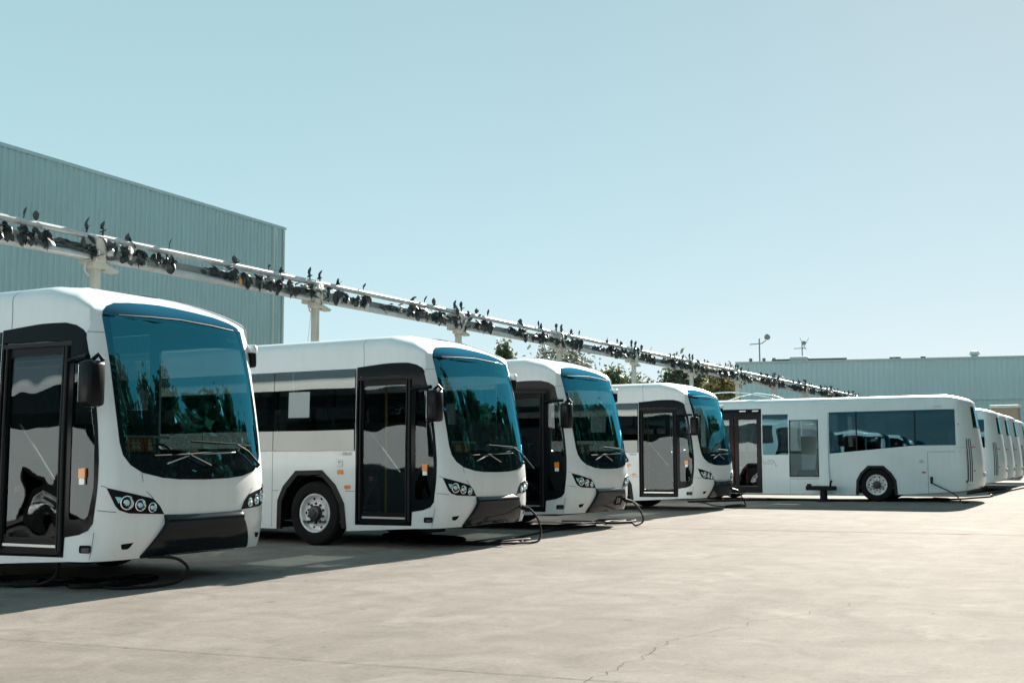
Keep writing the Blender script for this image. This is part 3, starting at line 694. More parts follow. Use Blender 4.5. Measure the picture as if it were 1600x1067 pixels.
        gA=pbuild(patch(SR,winA,(),.002,0,.4,.3,.4),'side_window','rear_side_glass',B,60)
        gB=pbuild(patch(SR,winB,(),.004,0,.4,.3,.4),'cab_window','cab_glass',B,60)
        hd=pbuild(patch(SR,[(-5.44,2.60),(-6.29,2.60),(-6.29,2.42),(-5.44,2.42)],(),.012,.02,.4,.3,.4),'window_header','white_rear',B)
        pbuild(patch(SR,[(-5.44,2.425),(-6.315,2.425),(-6.335,.715),(-5.44,.715)],[[(-5.47,2.40),(-6.28,2.40),(-6.30,.755),(-5.47,.755)]],.006,.02,.4,.3,.4),'window_frame','black_trim',gB)
        seam([(-5.45,.685),(-6.32,.685),(-6.315,.2)],.003)
        pbuild(patch(SR,[(-5.45,.66),(-6.30,.66),(-6.30,.64),(-5.45,.64)],(),.004,.004,.4,.3,.4),'trim_strip','label_grey',B)
        # double door
        for a,b in ((-7.20,-8.02),(-8.06,-8.92)):
            d=pbuild(patch(SR,[(a,2.64),(b,2.64),(b,.23),(a,.23)],[[(a-.13,2.46),(b+.12,2.46),(b+.12,.42),(a-.13,.42)]],-.03,.05,.4,.3,.4),'door','black_trim',B)
            pbuild(patch(SR,[(a-.125,2.465),(b+.115,2.465),(b+.115,.415),(a-.125,.415)],(),-.045,0,.4,.3,.4),'door_glass','dark_door_glass',d,60)
            MB().tube([(-1.16,-a-.963+.5,1.25),(-1.16,-a-.963+.2,1.25)],.014,6).build('grab_bar','alu',d,smooth=60)
        pbuild(patch(SR,[(-7.17,2.78),(-8.95,2.78),(-8.95,2.65),(-7.17,2.65)],(),.004,.03,.4,.3,.4),'door_header','black_gloss',B)
        for s in (-7.75,-7.35): MB().rbox((-1.262,-s-.963-.1,2.70),(-1.25,-s-.963+.1,2.74),.003).build('header_lamp','white_lens',B)
        MB().tube([(-1.0,7.15,.45),(-1.0,7.15,2.6)],.022,6).build('handrail','red_pole',B,smooth=60)
        MB().tube([(-1.02,6.75,.45),(-1.02,6.75,1.75)],.035,6).build('handrail','red_pole',B,smooth=60)
        MB().tube([(-1.0,7.65,.45),(-1.0,7.65,2.6)],.018,6).build('handrail','alu',B,smooth=60)
        pbuild(patch(SR,win2,(),.002,0,.4,.3,.4),'side_window','rear_side_glass',B,60)
        for W_ in (fw_,fw2): pbuild(patch(SR,W_,(),.002,0,.4,.3,.4),'side_window','dark_door_glass' if W_ is fw2 else 'side_glass',B,60)
        # cab seat behind the tall window, low seats
        st=MB(); st.rbox((-.98,4.72,.50),(-.45,5.22,.92),.06); bk=MB().rbox((-.26,-.07,0),(.26,.07,.62),.05); bk.xf(Matrix.Translation((-.72,4.62,.82))@Matrix.Rotation(.12,4,'X')); st.add(bk.v,bk.f); st.rbox((-.86,4.54,1.36),(-.58,4.64,1.58),.03)
        st.build('cab_seat','interior_dark',B,smooth=40)
        for y in (1.5,2.4,3.3):
            for x in (-.95,-.45,.5,.95):
                s2=MB().rbox((x-.21,y-.05,1.0),(x+.21,y+.08,1.95),.05); s2.rbox((x-.21,y+.02,.95),(x+.21,y+.5,1.08),.03); s2.build('seat','seat_fabric',B,smooth=40)
        for y in (6.0,):
            s2=MB().rbox((-1.0,y-.05,1.0),(-.55,y+.2,1.72),.06); s2.build('seat','seat_fabric',B,smooth=40)
        MB().add([(-1.15,.9,.42),(1.15,.9,.42),(1.15,RL-.1,.42),(-1.15,RL-.1,.42)],[(0,1,2,3)]).build('floor','floor_vinyl',B)
        MB().box((.35,4.45,.43),(.40,5.40,1.95)).build('pale_backing','white_rear',B)  # added pale panel that makes the view through the cab window bright
        # logo strokes below the side window
        lg=MB()
        pts=[[(-7.13,1.19),(-7.08,1.06),(-7.03,1.16),(-6.98,1.08)],[(-6.98,1.08),(-6.92,1.16),(-6.88,1.07),(-6.84,1.15)],[(-6.84,1.15),(-6.80,1.19),(-6.76,1.07),(-6.70,1.03)],[(-7.0,1.20),(-6.82,1.21)]]
        for pl in pts: lg.tube([SR.pos(*q)+SR.nor(*q)*.002 for q in pl],.008,4)
        lg.build('side_emblem','logo_blue',B)
        # roof fairing and hoops
        rf=MB(); a=[(-1.0,8.2,3.02),(.9,8.2,3.02),(.9,11.2,3.02),(-1.0,11.2,3.02),(-.45,8.9,3.34),(.4,8.9,3.34),(.4,10.7,3.40),(-.55,10.7,3.40)]
        rf.add(a,[(4,5,6,7),(0,1,5,4),(1,2,6,5),(2,3,7,6),(3,0,4,7)]); rf.build('roof_fairing','white_rear',B)
        hp=MB(); pts=[]
        for k in range(20):
            t=k/19; pts.append((-.6,5.9+3.6*t,3.06+.30*math.sin(PI*min(1,t*1.15))**.8 if t<.87 else 3.06))
        hp.tube(pts,.022,6); hp.tube([(-.3,5.6,3.05),(-.3,6.1,3.25),(-.3,6.6,3.33),(-.3,7.2,3.22),(-.3,7.6,3.08)],.022,6); hp.build('roof_hoop','white_rear',B,smooth=60)
    return B

front=make_front_bus()
FB=[(9.834,8.938,.0072),(15.933,8.649,-.0411),(20.69,8.819,-.0277),(29.039,9.289,-.0298)]
FL=['nearest white bus, cut by the left edge of the photo, nose towards the camera','second white bus from the left, front wheel and grey-banded side in view','third white bus from the left, only its nose and door showing, plate on its bumper','farthest of the four nose-out white buses, beside the bus seen side-on']
fronts=[front]+[copy_tree(front) for _ in range(3)]
for b,(x,y,a),l in zip(fronts,FB,FL):
    b.location=(x,y,0); b.rotation_euler=(0,0,a); tag(b,l,'bus','white buses parked nose out in a row')
# plate only on the third bus
pm=patch(SH,[(.16,.60),(.16,.44),(.46,.44),(.46,.60)],(),.058,.008,.2,.2,.15); pbuild(pm,'number_plate','interior_dark',fronts[2])
lt=MB()
for pl in ([(.22,.56),(.22,.48),(.25,.48)],[(.25,.52),(.22,.52)],[(.22,.56),(.26,.56)],[(.30,.56),(.30,.48)],[(.36,.56),(.33,.52),(.36,.48)]): lt.tube([SH.pos(*q)+SH.nor(*q)*.06 for q in pl],.006,4)
lt.build('plate_mark','label_grey',fronts[2])
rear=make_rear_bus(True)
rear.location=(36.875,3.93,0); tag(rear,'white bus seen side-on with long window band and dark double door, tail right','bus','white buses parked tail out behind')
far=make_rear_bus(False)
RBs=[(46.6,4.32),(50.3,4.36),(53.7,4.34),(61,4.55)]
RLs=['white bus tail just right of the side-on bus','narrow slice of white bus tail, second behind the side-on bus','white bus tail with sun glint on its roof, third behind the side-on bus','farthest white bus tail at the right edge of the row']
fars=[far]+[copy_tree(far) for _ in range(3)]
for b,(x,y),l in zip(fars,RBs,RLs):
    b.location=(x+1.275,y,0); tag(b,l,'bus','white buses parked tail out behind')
# dark side mirror that sticks out between the last tails
mr=MB().rbox((-1.50,.5,1.75),(-1.30,.62,2.2),.04).build('mirror','black_trim',fars[3],smooth=40)

# ------------------------------------------------------------------ cards standing behind each windscreen
def cards(b,i):
    where=['of the nearest bus','of the second bus','of the third bus','of the fourth bus'][i]
    for k,(s0,s1,v0,v1) in enumerate([(-1.0,-.80,1.40,1.545),(-.79,-.655,1.40,1.55)]):
        e=empty('placard',b.matrix_world@Vector((0,0,0)) if False else b.location,b.rotation_euler.z)
        cs=[]
        off=Vector((0,.03,0))
        P=[SH.pos(s0,v0)+off,SH.pos(s1,v0)+off,SH.pos(s1,v1)+off,SH.pos(s0,v1)+off]
        n=(P[1]-P[0]).cross(P[3]-P[0]).normalized()
        MB().add(P+[p-n*.006 for p in P],[(0,1,2,3),(7,6,5,4),(0,4,5,1),(1,5,6,2),(2,6,7,3),(3,7,4,0)]).build('card','orange_card',e)
        mk=MB(); ux,uy=(P[1]-P[0]),(P[3]-P[0])
        def q(a,c): return P[0]+ux*a+uy*c+n*.003
        def tri(*pp): mk.add([q(*z) for z in pp],[tuple(range(len(pp)))])
        if k==0:
            for x0 in (.42,.66):
                tri((x0-.03,.08),(x0+.03,.08),(x0+.03,.92),(x0-.03,.92)); tri((x0-.17,.58),(x0-.15,.70),(x0+.15,.70),(x0+.17,.58))
                tri((x0-.02,.62),(x0-.17,.2),(x0-.11,.16),(x0+.02,.5)); tri((x0+.02,.62),(x0+.17,.2),(x0+.11,.16),(x0-.02,.5))
        else:
            tri((.25,.12),(.75,.12),(.70,.42),(.30,.42)); tri((.32,.48),(.68,.48),(.62,.68),(.38,.68)); tri((.40,.72),(.60,.72),(.56,.9),(.44,.9))
        mk.build('card_mark','card_white',e)
        tag(e,('wide orange card with white strokes behind the windscreen ' if k==0 else 'narrow orange card with white cone mark behind the windscreen ')+where,'placard','orange cards behind the windscreens')
for i,b in enumerate(fronts): cards(b,i)
b=copy_tree(front); b.location=(.4,9.3,0); b.rotation_euler=(0,0,-.01); tag(b,'white bus parked beyond the left edge of the photo, mirrored in the nearest door','bus')

# ------------------------------------------------------------------ charging cables on the ground
random.seed(11)
def spline(P, n=10):
    P=[Vector(p) for p in P]; o=[]
    for i in range(len(P)-1):
        p0,p1,p2,p3=P[max(0,i-1)],P[i],P[i+1],P[min(len(P)-1,i+2)]
        for k in range(n):
            t=k/n; o.append(.5*((2*p1)+(p2-p0)*t+(2*p0-5*p1+4*p2-p3)*t*t+(3*p1-p0-3*p2+p3)*t**3))
    o.append(P[-1]); return o
def loops(cx,cy,rx,ry,turns,r=.02,ph=0):
    P=[]
    for k in range(int(turns*9)+1):
        t=2*PI*k/9+ph; j=1+.25*noise.noise((k*.7,cx,cy)); P.append((cx+rx*j*math.cos(t),cy+ry*j*math.sin(t),r+.012*(k//9)+.02*abs(noise.noise((k*.5,cy,2)))))
    return P
def cable(name,label,paths,tips=(),r=.016,group='black charging cables on the concrete'):
    m=MB()
    for p in paths: m.tube(spline(p,8),r,8)
    o=m.build(name,'cable',smooth=60); tag(o,label,'cable',group)
    for a,b in tips: MB().tube([a,b],[.045,.03],8).build('plug','cable_tip' if False else 'arch_plastic',o,smooth=40)
    return o
def bl(i,x,y,z):
    X,Y,a=FB[i]; c,s=math.cos(a),math.sin(a); return (X+c*x-s*y,Y+s*x+c*y,z)
q=bl(0,-.60,.02,.33)
cable('charging_cable','black cable drooping from the bumper of the nearest bus into loops on the ground',
  [[bl(0,-.72,.10,.33),bl(0,-.45,-.02,.30),bl(0,-.30,-.05,.17),bl(0,-.42,.05,.035),bl(0,-.9,.35,.02),(9.1,9.9,.02),(8.6,10.4,.02)],loops(9.35,9.75,.55,.28,2.2),loops(9.0,10.6,.40,.45,2.3,.02,1),[(9.3,9.6,.03),(9.5,10.0,.02),(9.4,10.8,.02)],
   [(8.95,10.1,.02),(8.8,11.0,.02),(9.3,12.5,.02)],[(8.75,9.9,.3),(8.72,9.95,.12),(8.8,10.3,.02),(9.4,10.9,.02)]])
q=bl(1,.80,-.05,.53)
cable('charging_cable','black cable from the bumper of the second bus looped at the edge of its shadow',
  [[bl(1,.80,.0,.54),bl(1,.82,-.10,.52),bl(1,.90,-.20,.36),bl(1,.92,-.24,.16),bl(1,.75,-.28,.03),(16.35,8.45,.02),(16.0,8.70,.025),(16.3,8.95,.02),(17.0,8.85,.03),(16.8,8.55,.05),(16.2,8.60,.06),(15.85,8.85,.02),(15.9,9.3,.02),(16.4,9.85,.02),(17.1,10.6,.02),(18.2,11.4,.02)],
   loops(16.35,8.72,.38,.18,2),[(16.0,8.9,.02),(15.7,9.6,.02),(16.0,10.4,.02),(17.2,11.2,.02)],[(16.3,8.9,.02),(18,9.2,.02),(19.6,9.4,.02),(21.2,9.35,.02)]],[(bl(1,.80,.03,.545),bl(1,.815,-.11,.515))])
m=cable('cable_heap','tangled dark heap of cable under the front of the second bus',[loops(16.9,10.9,.45,.35,3.2),loops(16.5,10.0,.3,.4,2.4),[(15.9,10.6,.02),(16.7,11.0,.09),(17.6,11.3,.03),(18.6,11.2,.02)]],r=.026)
cable('charging_cable','black cable from the bumper of the third bus ending in a pile on the ground',
  [[bl(2,.72,.0,.49),bl(2,.76,-.12,.47),bl(2,.86,-.24,.30),bl(2,.90,-.28,.10),bl(2,.80,-.18,.02),(22.5,9.15,.02),(22.0,9.35,.03),(21.9,9.7,.02),(22.4,10.0,.02),(22.3,10.6,.02)],loops(22.2,9.25,.5,.22,3),loops(22.5,9.6,.35,.3,2.3),[(22.0,9.6,.02),(20.6,10.2,.02),(19.8,10.9,.02)]],[(bl(2,.72,.03,.50),bl(2,.76,-.12,.47))])
cable('charging_cable','black cable from the bumper of the farthest nose-out bus trailing to the ground',
  [[bl(3,.80,.0,.47),bl(3,.85,-.1,.45),bl(3,1.25,-.1,.22),bl(3,1.6,-.05,.05),(30.7,9.3,.02),(30.3,9.55,.02),(31.0,10.2,.02),(32.6,11.0,.02),(33.5,11.8,.02)],loops(30.5,9.45,.55,.2,2)],[(bl(3,.80,.03,.48),bl(3,.86,-.1,.45))])
cable('ground_cable','thick black cable lying along the foot of the side-on bus',
  [[(33.0,11.6,.03),(34.6,10.6,.03),(35.4,9.6,.03),(35.5,8.6,.03),(35.5,7.7,.03),(36.0,6.9,.04),(36.9,6.2,.04),(37.2,5.6,.03),(37.9,4.9,.03),(39.0,4.6,.03),(40.6,4.2,.03)],[(35.2,9.9,.06),(35.5,8.9,.03),(35.4,7.6,.05),(36.5,6.5,.03),(37.1,5.7,.05),(37.6,5.1,.03)]]+[loops(36.9,6.1,.35,.4,2.2),loops(37.4,5.3,.3,.3,2.2),loops(35.6,7.3,.2,.3,2)],r=.035)
cable('ground_cable','thick cable lying across the sunlit ground behind the bus tails',[[(41,4.2,.03),(44,4.5,.03),(47,4.3,.03),(50,4.2,.03),(54,4.1,.03),(58,4.2,.03),(64,4.3,.03)],[(43.5,5.2,.03),(47,5.0,.05),(50,4.6,.03)]],r=.05)
yb=3.93+2.25-.963
cable('charging_cable','thin black lead from the side hatch of the side-on bus down to the ground',[[(35.59,yb,.66),(35.53,yb-.02,.56),(35.42,yb-.3,.42),(35.3,yb-.65,.25),(35.25,yb-.85,.03),(35.8,yb-.95,.02),(36.6,yb-.6,.02)]],[((35.61,yb,.72),(35.55,yb,.55))])
# trestle
t=empty('trestle',(35.2,8.25,0)); tag(t,'low black support trestle standing by the white pillar of the side-on bus','trestle')
MB().rbox((-.12,-.42,.33),(.08,.45,.46),.02).build('cross_bar','cable',t,smooth=40)
MB().lathe([(.22,0),(.22,.03),(.11,.06),(.10,.34)],(0,-.05,0),ax='z',n=14).build('pedestal','cable',t,smooth=40)
MB().tube([(-.02,-.25,.44),(-.04,-.27,.56),(-.02,-.3,.62)],.03,6).build('handle','cable',t,smooth=40)
MB().rbox((-.10,.30,.40),(.05,.42,.52),.02).build('clamp','cable',t,smooth=40)

# ------------------------------------------------------------------ overhead gantry with ragged clumps
GY=20.6; G=empty('overhead_gantry',(18.95,GY,0)); tag(G,'long pale pipe gantry on posts running above and behind the row of buses','gantry')
def gb(m,name,mt,sm=50):
    m.xf(Matrix.Translation((-18.95,-GY,0))); return m.build(name,mt,G,smooth=sm)
XE=104
gb(MB().tube([(8,GY,6.33),(XE,GY,6.33)],.078,14),'top_pipe','galv'); gb(MB().tube([(8,GY,5.86),(XE,GY,5.86)],.088,14),'bottom_pipe','galv')
gb(MB().box((8,GY+.22,6.0),(XE,GY+.38,6.17)),'middle_beam','galv_dull'); gb(MB().tube([(8,GY+.45,5.93),(XE,GY+.45,5.93)],.05,8),'rear_pipe','galv')
xs=[10.85+8.1*i for i in range(12)]
for i,x in enumerate(xs):
    p=MB().rbox((x-.09,GY-.08,0),(x+.08,GY+.10,5.74),.012); p=gb(p,'post','cream_paint',30)
    b=MB().rbox((x-.20,GY-.14,5.60),(x+.18,GY+.14,5.75),.015); b.rbox((x-.15,GY-.16,5.74),(x+.15,GY+.40,6.30),.02)
    gb(b,'bracket','cream_paint',30)
    h=MB().tube(spline([(x-.16,GY-.05,5.78),(x-.34,GY-.05,5.72),(x-.36,GY-.05,5.52),(x-.24,GY-.05,5.42)],6),.022,6); hb_=MB(); hb_.add(*[(lambda mm:(mm.v,mm.f))(MB().add([(x+.18,GY-.1,5.74),(x+.62,GY-.1,5.62),(x+.55,GY-.1,5.56),(x+.18,GY-.1,5.58),(x+.18,GY+.1,5.74),(x+.62,GY+.1,5.62),(x+.55,GY+.1,5.56),(x+.18,GY+.1,5.58)],[(0,1,2,3),(7,6,5,4),(0,4,5,1),(1,5,6,2),(2,6,7,3)]))][0])
    gb(h,'cable_hook','cream_paint',30); gb(hb_,'bracket_arm','cream_paint',30)
    if i<6: gb(MB().tube([(x-.28,GY-.05,5.44),(x-.42,GY-.06,4.6),(x-.62,GY-.05,3.4)],.008,4),'hanging_wire','label_grey')
random.seed(21)
def flap(m,c,l,w,rx,ry,rz):
    M=Matrix.Translation(c)@Matrix.Rotation(rz,4,'Z')@Matrix.Rotation(ry,4,'Y')@Matrix.Rotation(rx,4,'X')
    l*=.86; w*=.9; vs=[]; prof=[(0,.25),(.25,.85),(.55,1),(.8,.7),(1,.12)]
    for a,b in prof:
        for s in (-1,0,1): vs.append(M@Vector((l*(a-.15),s*w*b*.5,.12*l*math.sin(a*2.5)+.05*w*abs(s)*-1)))
    m.add(vs,[(3*i+k,3*i+k+1,3*i+3+k+1,3*i+3+k) for i in range(4) for k in range(2)])
def lump(m,c,r,seed):
    bm=bmesh.new(); bmesh.ops.create_icosphere(bm,subdivisions=2,radius=1)
    vs=[]
    for v in bm.verts:
        d=1+.45*noise.noise(v.co*1.7+Vector((seed,0,0))); vs.append(Vector(c)+Vector((v.co.x*r[0],v.co.y*r[1],v.co.z*r[2]))*d)
    bm.verts.index_update(); m.add(vs,[[v.index for v in f.verts] for f in bm.faces]); bm.free()
def clump(x,kind,idx,label,near):
    e=empty('pipe_clump',(x,GY,6.05)); tag(e,label,'clump','ragged dark clumps on the gantry pipes')
    d=MB(); w=MB()
    if kind=='matted':
        for k in range(26): flap(d,(random.uniform(-.55,.55),random.uniform(-.16,.1),random.gauss(-.02,.07)),random.uniform(.22,.4),random.uniform(.08,.14),random.uniform(-1,1),random.uniform(-.5,.5),random.choice((0,PI))+random.uniform(-.5,.5))
        lump(d,(0,0,0),(.40,.07,.08),idx*3.1)
    elif kind=='post':
        for k in range(16): flap(d,(random.uniform(-.55,.5),-.16+random.uniform(-.05,.05),random.uniform(-.22,.2)),random.uniform(.22,.40),random.uniform(.13,.21),random.uniform(-.8,.8),random.uniform(-1.6,1.6),random.choice((0,PI))+random.uniform(-.4,.4))
        for k in range(5): lump(w,(random.uniform(-.32,.3),-.18,random.uniform(-.24,.16)),(random.uniform(.04,.09),.04,random.uniform(.05,.11)),idx+k*7)
        for dx in (-.35,.12):
            flap(d,(dx,-.02,.50),.30,.14,random.uniform(-.4,.4),-1.1+random.uniform(-.3,.3),random.uniform(-.4,.4)); d.tube([(dx,-.05,.28),(dx+.02,-.03,.52)],.022,5); flap(d,(dx-.05,-.03,.40),.26,.15,.3,-.4,random.uniform(-.8,.8)); flap(d,(dx+.03,-.03,.42),.22,.13,-.5,-1.9,random.uniform(-.8,.8))
    else:
        for sx in (-.24,.2):
            for k in range(11): flap(d,(sx+random.uniform(-.12,.10),-.15+random.uniform(-.06,.05),random.uniform(-.10,.16)),random.uniform(.24,.40),random.uniform(.14,.22),random.uniform(-.9,.9),random.uniform(.1,1.7),random.uniform(-.7,.7)+(PI if random.random()<.3 else 0))
            lump(w,(sx+.13,-.17,random.uniform(-.14,.02)),(.05,.03,.09),idx+sx)
        if kind=='sprig':
            a=random.uniform(-.5,.5); d.tube([(.25,-.02,.15),(.30+a*.1,-.02,.42)],.014,5); flap(d,(.30+a*.1,-.02,.44),.30,.09,random.uniform(-.4,.4),-.8+random.uniform(-.4,.3),random.uniform(-.5,.5))
        if kind=='cap':
            [flap(d,(-.05+random.uniform(-.06,.06),-.02,.34+random.uniform(-.06,.08)),random.uniform(.2,.32),.15,random.uniform(-.6,.6),random.uniform(-1.9,1.4),random.uniform(-.8,.8)) for _ in range(5)]
    d.build('dark_flaps','clump_dark',e)
    if w.v: w.build('pale_flakes','clump_pale',e,smooth=60)
    return e
seqs=[(0,'post'),(.13,'cap'),(.225,'sprig'),(.50,'matted'),(.60,'cap'),(.70,'sprig'),(.80,'cap'),(.90,'matted')]
ORD='first second third fourth fifth sixth seventh eighth ninth tenth eleventh twelfth'.split()
n=0
for i,x in enumerate(xs):
    for fr,kd in seqs:
        if x+8.1*fr<13 or x>103: continue
        X=x+8.1*fr+random.uniform(-.25,.25) if kd!='post' else x
        n+=1
        o1,o2=ORD[max(0,i-1)],ORD[min(11,i)]
        if i==0: lab={1:'matted dark clump on the gantry, cut by the left edge of the photo',2:'dark clump with rounded tip, leftmost whole one on the gantry'}.get(n,{'sprig':'dark clump with thin sprig left of the first gantry post','cap':'dark clump with rounded tip, %s left of the first gantry post'%('second clump' if fr>.7 else 'fourth clump')}.get(kd,'matted dark clump just left of the first gantry post'))
        elif kd=='post': lab='dark clump with pale flakes and two upright tips over the %s gantry post'%o1
        elif fr<.2: lab='double dark clump with rounded tip just right of the %s gantry post'%o1
        elif fr<.3: lab='dark clump with thin sprig, second clump right of the %s gantry post'%o1
        elif fr<.4: lab='matted dark clump before midway, third clump right of the %s gantry post'%o1
        elif fr<.55: lab='matted dark clump midway between the %s and %s gantry posts'%(o1,o2)
        elif fr<.65: lab='double dark clump with rounded tip just past midway towards the %s gantry post'%o2
        elif fr<.8: lab='dark clump with thin sprig, third clump left of the %s gantry post'%o2
        elif fr<.85: lab='double dark clump with rounded tip, second clump left of the %s gantry post'%o2
        else: lab='matted dark clump just left of the %s gantry post'%o2
        e=clump(X,kd,n,lab,i<3)
        if i==1 and kd=='matted' and .4<fr<.55: 
            fm=MB(); flap(fm,(.42,-.2,-.05),.26,.16,.2,1.2,0); fm.build('orange_flap','clump_orange',e)
            e['label']='matted dark clump with an orange flap, above the nearest bus'

# ------------------------------------------------------------------ buildings
def corrugated(p,q,z0,z1,pitch,depth,zs=1):
    p,q=Vector(p),Vector(q); d=(q-p); L=d.length; d.normalize(); n=Vector((d.y,-d.x)); m=MB(); prof=[]; x=0
    while x<L:
        for a,h in ((0,0),(.42,0),(.52,depth),(.9,depth)): 
            if x+a*pitch<=L: prof.append((x+a*pitch,h))
        x+=pitch
    prof.append((L,0)); vs=[]
    for a,h in prof:
        c=p+d*a+n*h; vs += [(c.x,c.y,z0),(c.x,c.y,z1)]
    return m.add(vs,[(2*i,2*i+2,2*i+3,2*i+1) for i in range(len(prof)-1)])
A=(6.0,26.28); Bc=(34.95,28.14); d=Vector((Bc[0]-A[0],Bc[1]-A[1])).normalized(); nb=Vector((-d.y,d.x)); dep=26
H1=9.98
w=empty('warehouse',(A[0],A[1],0)); tag(w,'tall grey-green corrugated warehouse at the left behind the gantry','warehouse')
def wb(m,name,mt,par,base,sm=None): return m.xf(Matrix.Translation((-base[0],-base[1],0))).build(name,mt,par,smooth=sm)
wb(corrugated(A,Bc,0,H1,.22,.035),'cladding','cladding',w,A)
Cc=(Bc[0]+nb.x*dep,Bc[1]+nb.y*dep); Dc=(A[0]+nb.x*dep,A[1]+nb.y*dep)
wb(corrugated(Bc,Cc,0,H1,.26,.045),'cladding','cladding',w,A); wb(corrugated(Cc,Dc,0,H1,.26,.045),'cladding','cladding',w,A); wb(corrugated(Dc,A,0,H1,.26,.045),'cladding','cladding',w,A)
wb(MB().add([(*A,H1-.02),(*Bc,H1-.02),(*Cc,H1-.02),(*Dc,H1-.02)],[(0,1,2,3)]),'roof','roof_dark',w,A)
def capstrip(p,q,z0,z1,o):
    p,q=Vector(p),Vector(q); dd=(q-p).normalized(); n=Vector((dd.y,-dd.x)); p=p-dd*o; q=q+dd*o
    a,b=p+n*o,q+n*o; c,e=q-n*.05,p-n*.05; m=MB(); vs=[(v.x,v.y,z) for z in (z0,z1) for v in (a,b,c,e)]
    return m.add(vs,[(0,1,5,4),(1,2,6,5),(2,3,7,6),(3,0,4,7),(4,5,6,7),(3,2,1,0)])
wb(capstrip(A,Bc,H1-.06,H1+.04,.06),'roof_trim','cladding',w,A); wb(capstrip(Bc,Cc,H1-.059,H1+.041,.059),'roof_trim','cladding',w,A)
for k in (.0,.62):
    c=Vector(Bc)-d*(.10+k)-nb*.065
    wb(MB().box((c.x-.03,c.y-.03,0),(c.x+.03,c.y+.03,H1-.1)),'corner_trim','trim_metal',w,A)
# far long hall
A2=(106.1,32.4); B2=(114.3,-.07); H2=9.98
w=empty('long_hall',(A2[0],A2[1],0)); tag(w,'long low pale corrugated hall closing the yard at the right','hall')
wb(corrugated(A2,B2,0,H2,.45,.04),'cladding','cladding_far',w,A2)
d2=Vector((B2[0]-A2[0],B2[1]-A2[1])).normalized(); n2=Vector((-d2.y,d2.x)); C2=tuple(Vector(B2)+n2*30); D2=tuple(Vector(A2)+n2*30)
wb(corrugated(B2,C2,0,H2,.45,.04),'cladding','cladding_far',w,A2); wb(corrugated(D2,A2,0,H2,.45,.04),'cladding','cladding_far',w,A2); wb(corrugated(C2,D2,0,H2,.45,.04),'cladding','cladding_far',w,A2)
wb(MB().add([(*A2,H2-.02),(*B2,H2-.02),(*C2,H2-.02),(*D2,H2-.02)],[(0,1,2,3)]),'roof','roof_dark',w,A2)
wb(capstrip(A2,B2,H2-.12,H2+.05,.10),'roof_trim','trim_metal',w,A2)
def on2(t,o=0): v=Vector(A2)+d2*t-n2*o; return (v.x,v.y)
wb(capstrip(on2(20.1),on2(33.3),6.2,6.28,.10),'wall_rail','trim_metal',w,A2)
v=on2(20.9,-1)
wb(MB().lathe([(.30,-.1),(.30,.25),(.44,.28),(.44,.42),(.34,.60),(.0001,.70)],(v[0],v[1],H2),ax='z',n=16),'roof_vent','trim_metal',w,A2,30)
for t,s in ((16.5,.20),(14.3,.26),(13.8,.18)):
    v=on2(t,-.6); wb(MB().rbox((v[0]-s,v[1]-s,H2-.1),(v[0]+s,v[1]+s,H2+.26),.06),'roof_vent','roof_dark',w,A2,30)
wb(MB().add(*(lambda m:(m.v,m.f))(capstrip(on2(3.3,-1),on2(9.8,-1),H2+.0,H2+.29,.1))),'roof_ledge','roof_dark',w,A2)
for t in (1.3,2.5,3.4): v=on2(t,-.5); wb(MB().box((v[0]-.12,v[1]-.12,H2),(v[0]+.12,v[1]+.12,H2+.38)),'roof_upstand','roof_dark',w,A2)
v=on2(5.7,-1.2); wb(MB().rbox((v[0]-.5,v[1]-.8,H2),(v[0]+.5,v[1]+.8,H2+.5),.08),'roof_unit','trim_metal',w,A2,30)
# tan hut
h=empty('hut',(78.3,6.95,0)); tag(h,'small tan hut with a flat cap in front of the long hall','hut')
MB().box((-.9,-.72,0),(.9,.78,4.2)).build('wall','hut_tan',h); MB().rbox((-1.0,-.80,4.2),(1.0,.86,4.38),.03).build('roof','trim_metal',h)
MB().box((-.92,-.3,0),(-.898,.4,2.1)).build('door','trim_metal',h)
# masts
ms=empty('light_mast',(116,33.0,0)); tag(ms,'thin mast with a round floodlight head and a short cross arm','light mast')
MB().tube([(0,0,0),(0,0,13.1)],[.10,.07],8).build('pole','galv_dull',ms,smooth=60); MB().tube([(0,1.0,12.55),(0,-.25,12.6),(0,-.7,12.9)],.05,6).build('arm','galv_dull',ms,smooth=60)
hd=MB().lathe([(.05,-.28),(.22,-.2),(.32,.0),(.30,.18),(.2,.22),(.0001,.22)],(0,0,0),ax='z',n=14); hd.xf(Matrix.Translation((0,-.8,13.2))@Matrix.Scale(.95,4)@Matrix.Rotation(1.1,4,'X')@Matrix.Rotation(-.5,4,'Y')); hd.build('lamp_head','galv_dull',ms,smooth=50)
an=empty('antenna_mast',(113.5,28.1,0)); tag(an,'thin aerial mast with a small dish and whiskers above the hall roof','aerial')
MB().tube([(0,0,0),(0,0,12.4)],[.09,.05],8).build('pole','galv_dull',an,smooth=60); MB().tube([(0,.8,11.7),(0,-.4,11.7)],.035,5).build('arm','galv_dull',an)
MB().tube([(0,0,11.5),(0,-.7,12.7)],.025,5).build('whisker','galv_dull',an); MB().tube([(0,-.4,11.5),(0,.2,12.75)],.025,5).build('whisker','galv_dull',an)
dh=MB().lathe([(.0001,.08),(.14,.05),(.24,-.03)],(0,0,0),ax='z',n=12); dh.xf(Matrix.Translation((-.1,-.2,12.2))@Matrix.Scale(.95,4)@Matrix.Rotation(-1.1,4,'Y')); dh.build('dish','galv_dull',an,smooth=60)

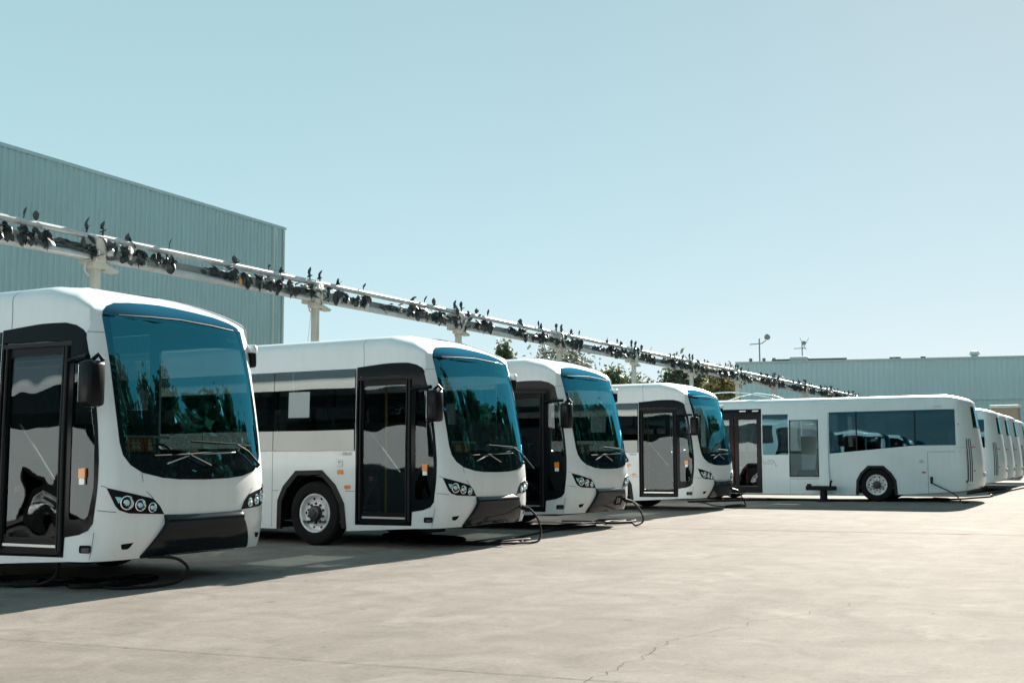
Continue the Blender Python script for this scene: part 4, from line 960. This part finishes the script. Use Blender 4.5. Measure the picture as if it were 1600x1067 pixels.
# ------------------------------------------------------------------ trees
def crown(lobes, n, leaf, seed, airy=0):
    random.seed(seed); m=MB(); vol=[a[3]*a[4]*a[5] for a in lobes]; tot=sum(vol)
    for (cx,cy,cz,rx,ry,rz),v in zip(lobes,vol):
        subs=[]
        for _ in range(max(5,int(22*(v/tot)**.5))):
            t=random.uniform(0,2*PI); u=random.uniform(-1,1); r=random.uniform(.35,.95)**.6; q=math.sqrt(1-u*u)
            subs.append(Vector((cx+rx*r*q*math.cos(t),cy+ry*r*q*math.sin(t),cz+rz*r*u)))
        for k in range(int(n*v/tot)):
            s=random.choice(subs); sp=.30+.25*airy; p=s+Vector((random.gauss(0,rx*sp*.7),random.gauss(0,ry*sp*.7),random.gauss(0,rz*sp*.6)))
            l=leaf*random.uniform(.6,1.3); a=Vector((random.gauss(0,1),random.gauss(0,1),random.gauss(0,.8))).normalized(); b=a.cross(Vector((random.gauss(0,1),random.gauss(0,1),random.gauss(0,1)))).normalized()
            l*=1.15; m.add([p-a*l*.5,p+b*l*.28,p+a*l*.5,p-b*l*.28],[(0,1,2,3)])
    return m
def tree(x,y,h,r,label,group,mt='leaf_green',n=2600,leaf=.30,seed=1,airy=0,narrow=1,lobes=None):
    t=empty('tree',(x,y,0)); tag(t,label,'tree',group); random.seed(seed*7+1)
    lb=lobes or ([(0,0,h*.62,r*.75*narrow,r*.75*narrow,h*.30)]+[(random.uniform(-.5,.5)*r,random.uniform(-.5,.5)*r,h*random.uniform(.45,.82),r*.5,r*.5,h*.15) for _ in range(5)])
    crown(lb,int(n*1.7),leaf,seed,airy).build('crown',mt,t)
    tr=MB().tube([(0,0,0),(.1*r,.05*r,h*.35),(-.05*r,.1*r,h*.6),(.05*r,0,h*.85)],[.05*h**.5*1.4,.04*h**.5*1.4,.025*h**.5*1.2,.02],8)
    for k in range(6):
        a=random.uniform(0,2*PI); z=h*random.uniform(.35,.6); tr.tube([(0,0,z),(r*.35*math.cos(a),r*.35*math.sin(a),z+h*.12),(r*.7*math.cos(a),r*.7*math.sin(a),z+h*random.uniform(.18,.3))],[.05,.035,.015],5)
    tr.build('trunk','bark',t,smooth=60); return t
TG='trees behind the bus row'
tree(72,38.7,9.9,1.3,'narrow dark pointed tree left of the airy tree above the second bus',TG,'leaf_green',2200,.28,3,0,.9)
tree(74,36.2,10.2,3.1,'airy grey-green tree with sky showing through, above the third bus',TG,'leaf_grey',3600,.26,4,.5)
tree(73,33.8,9.0,2.1,'small airy tree just left of a gantry post, above the third bus roof',TG,'leaf_grey',2400,.24,14,.6)
tree(70,28.6,7.5,2.2,'round green tree just left of a gantry post behind the fourth bus',TG,'leaf_green',2300,.26,5)
tree(72,27.4,6.9,1.6,'low thin tree half hidden behind the gantry post and fourth bus',TG,'leaf_grey',1900,.24,15,.4)
tree(72,25.3,8.2,2.4,'leafy green tree behind the gantry above the fourth bus roof',TG,'leaf_green',2600,.26,6)
tree(70,22.4,7.2,1.7,'ochre and green tree right of the leafy green tree, beside the hall corner',TG,'leaf_ochre',2300,.24,7)
tree(121,37.8,12.0,2.0,'small treetop peeping over the left end of the hall roof',TG,'leaf_green',1500,.28,8)
tree(125,32.9,11.8,1.6,'low treetop behind the light mast above the hall roof',TG,'leaf_ochre',1200,.28,9)
# the line of trees off to the right that the windscreens mirror
random.seed(33)
protos=[tree(0,0,14,4.4,'x',None,'leaf_green',5200,.8,40+k,lobes=[(0,0,8.6,3.2,3.2,4.6),(1.2,.4,4.2,3.0,3.0,2.6),(-1.4,-.6,4.6,3.0,3.0,2.8),(.6,-1.2,10.4,2.0,2.0,2.6),(-1.5,1,9.2,2.2,2.2,2.4),(.2,.5,12.4,1.5,1.5,1.5)]) for k in range(3)]
for i in range(30):
    x=4+i*3.4+random.uniform(-1.5,1.5); y=-11-(i%2)*4-random.uniform(0,2)
    t=protos[i] if i<3 else copy_tree(protos[i%3])
    k=random.uniform(.80,1.12); t.location=(x,y,0); t.rotation_euler=(0,0,random.uniform(0,6)); t.scale=(k*.95,k*.95,k)
    tag(t,'tall green tree lining the right side of the yard, mirrored in the windscreens','tree','trees lining the right side of the yard')
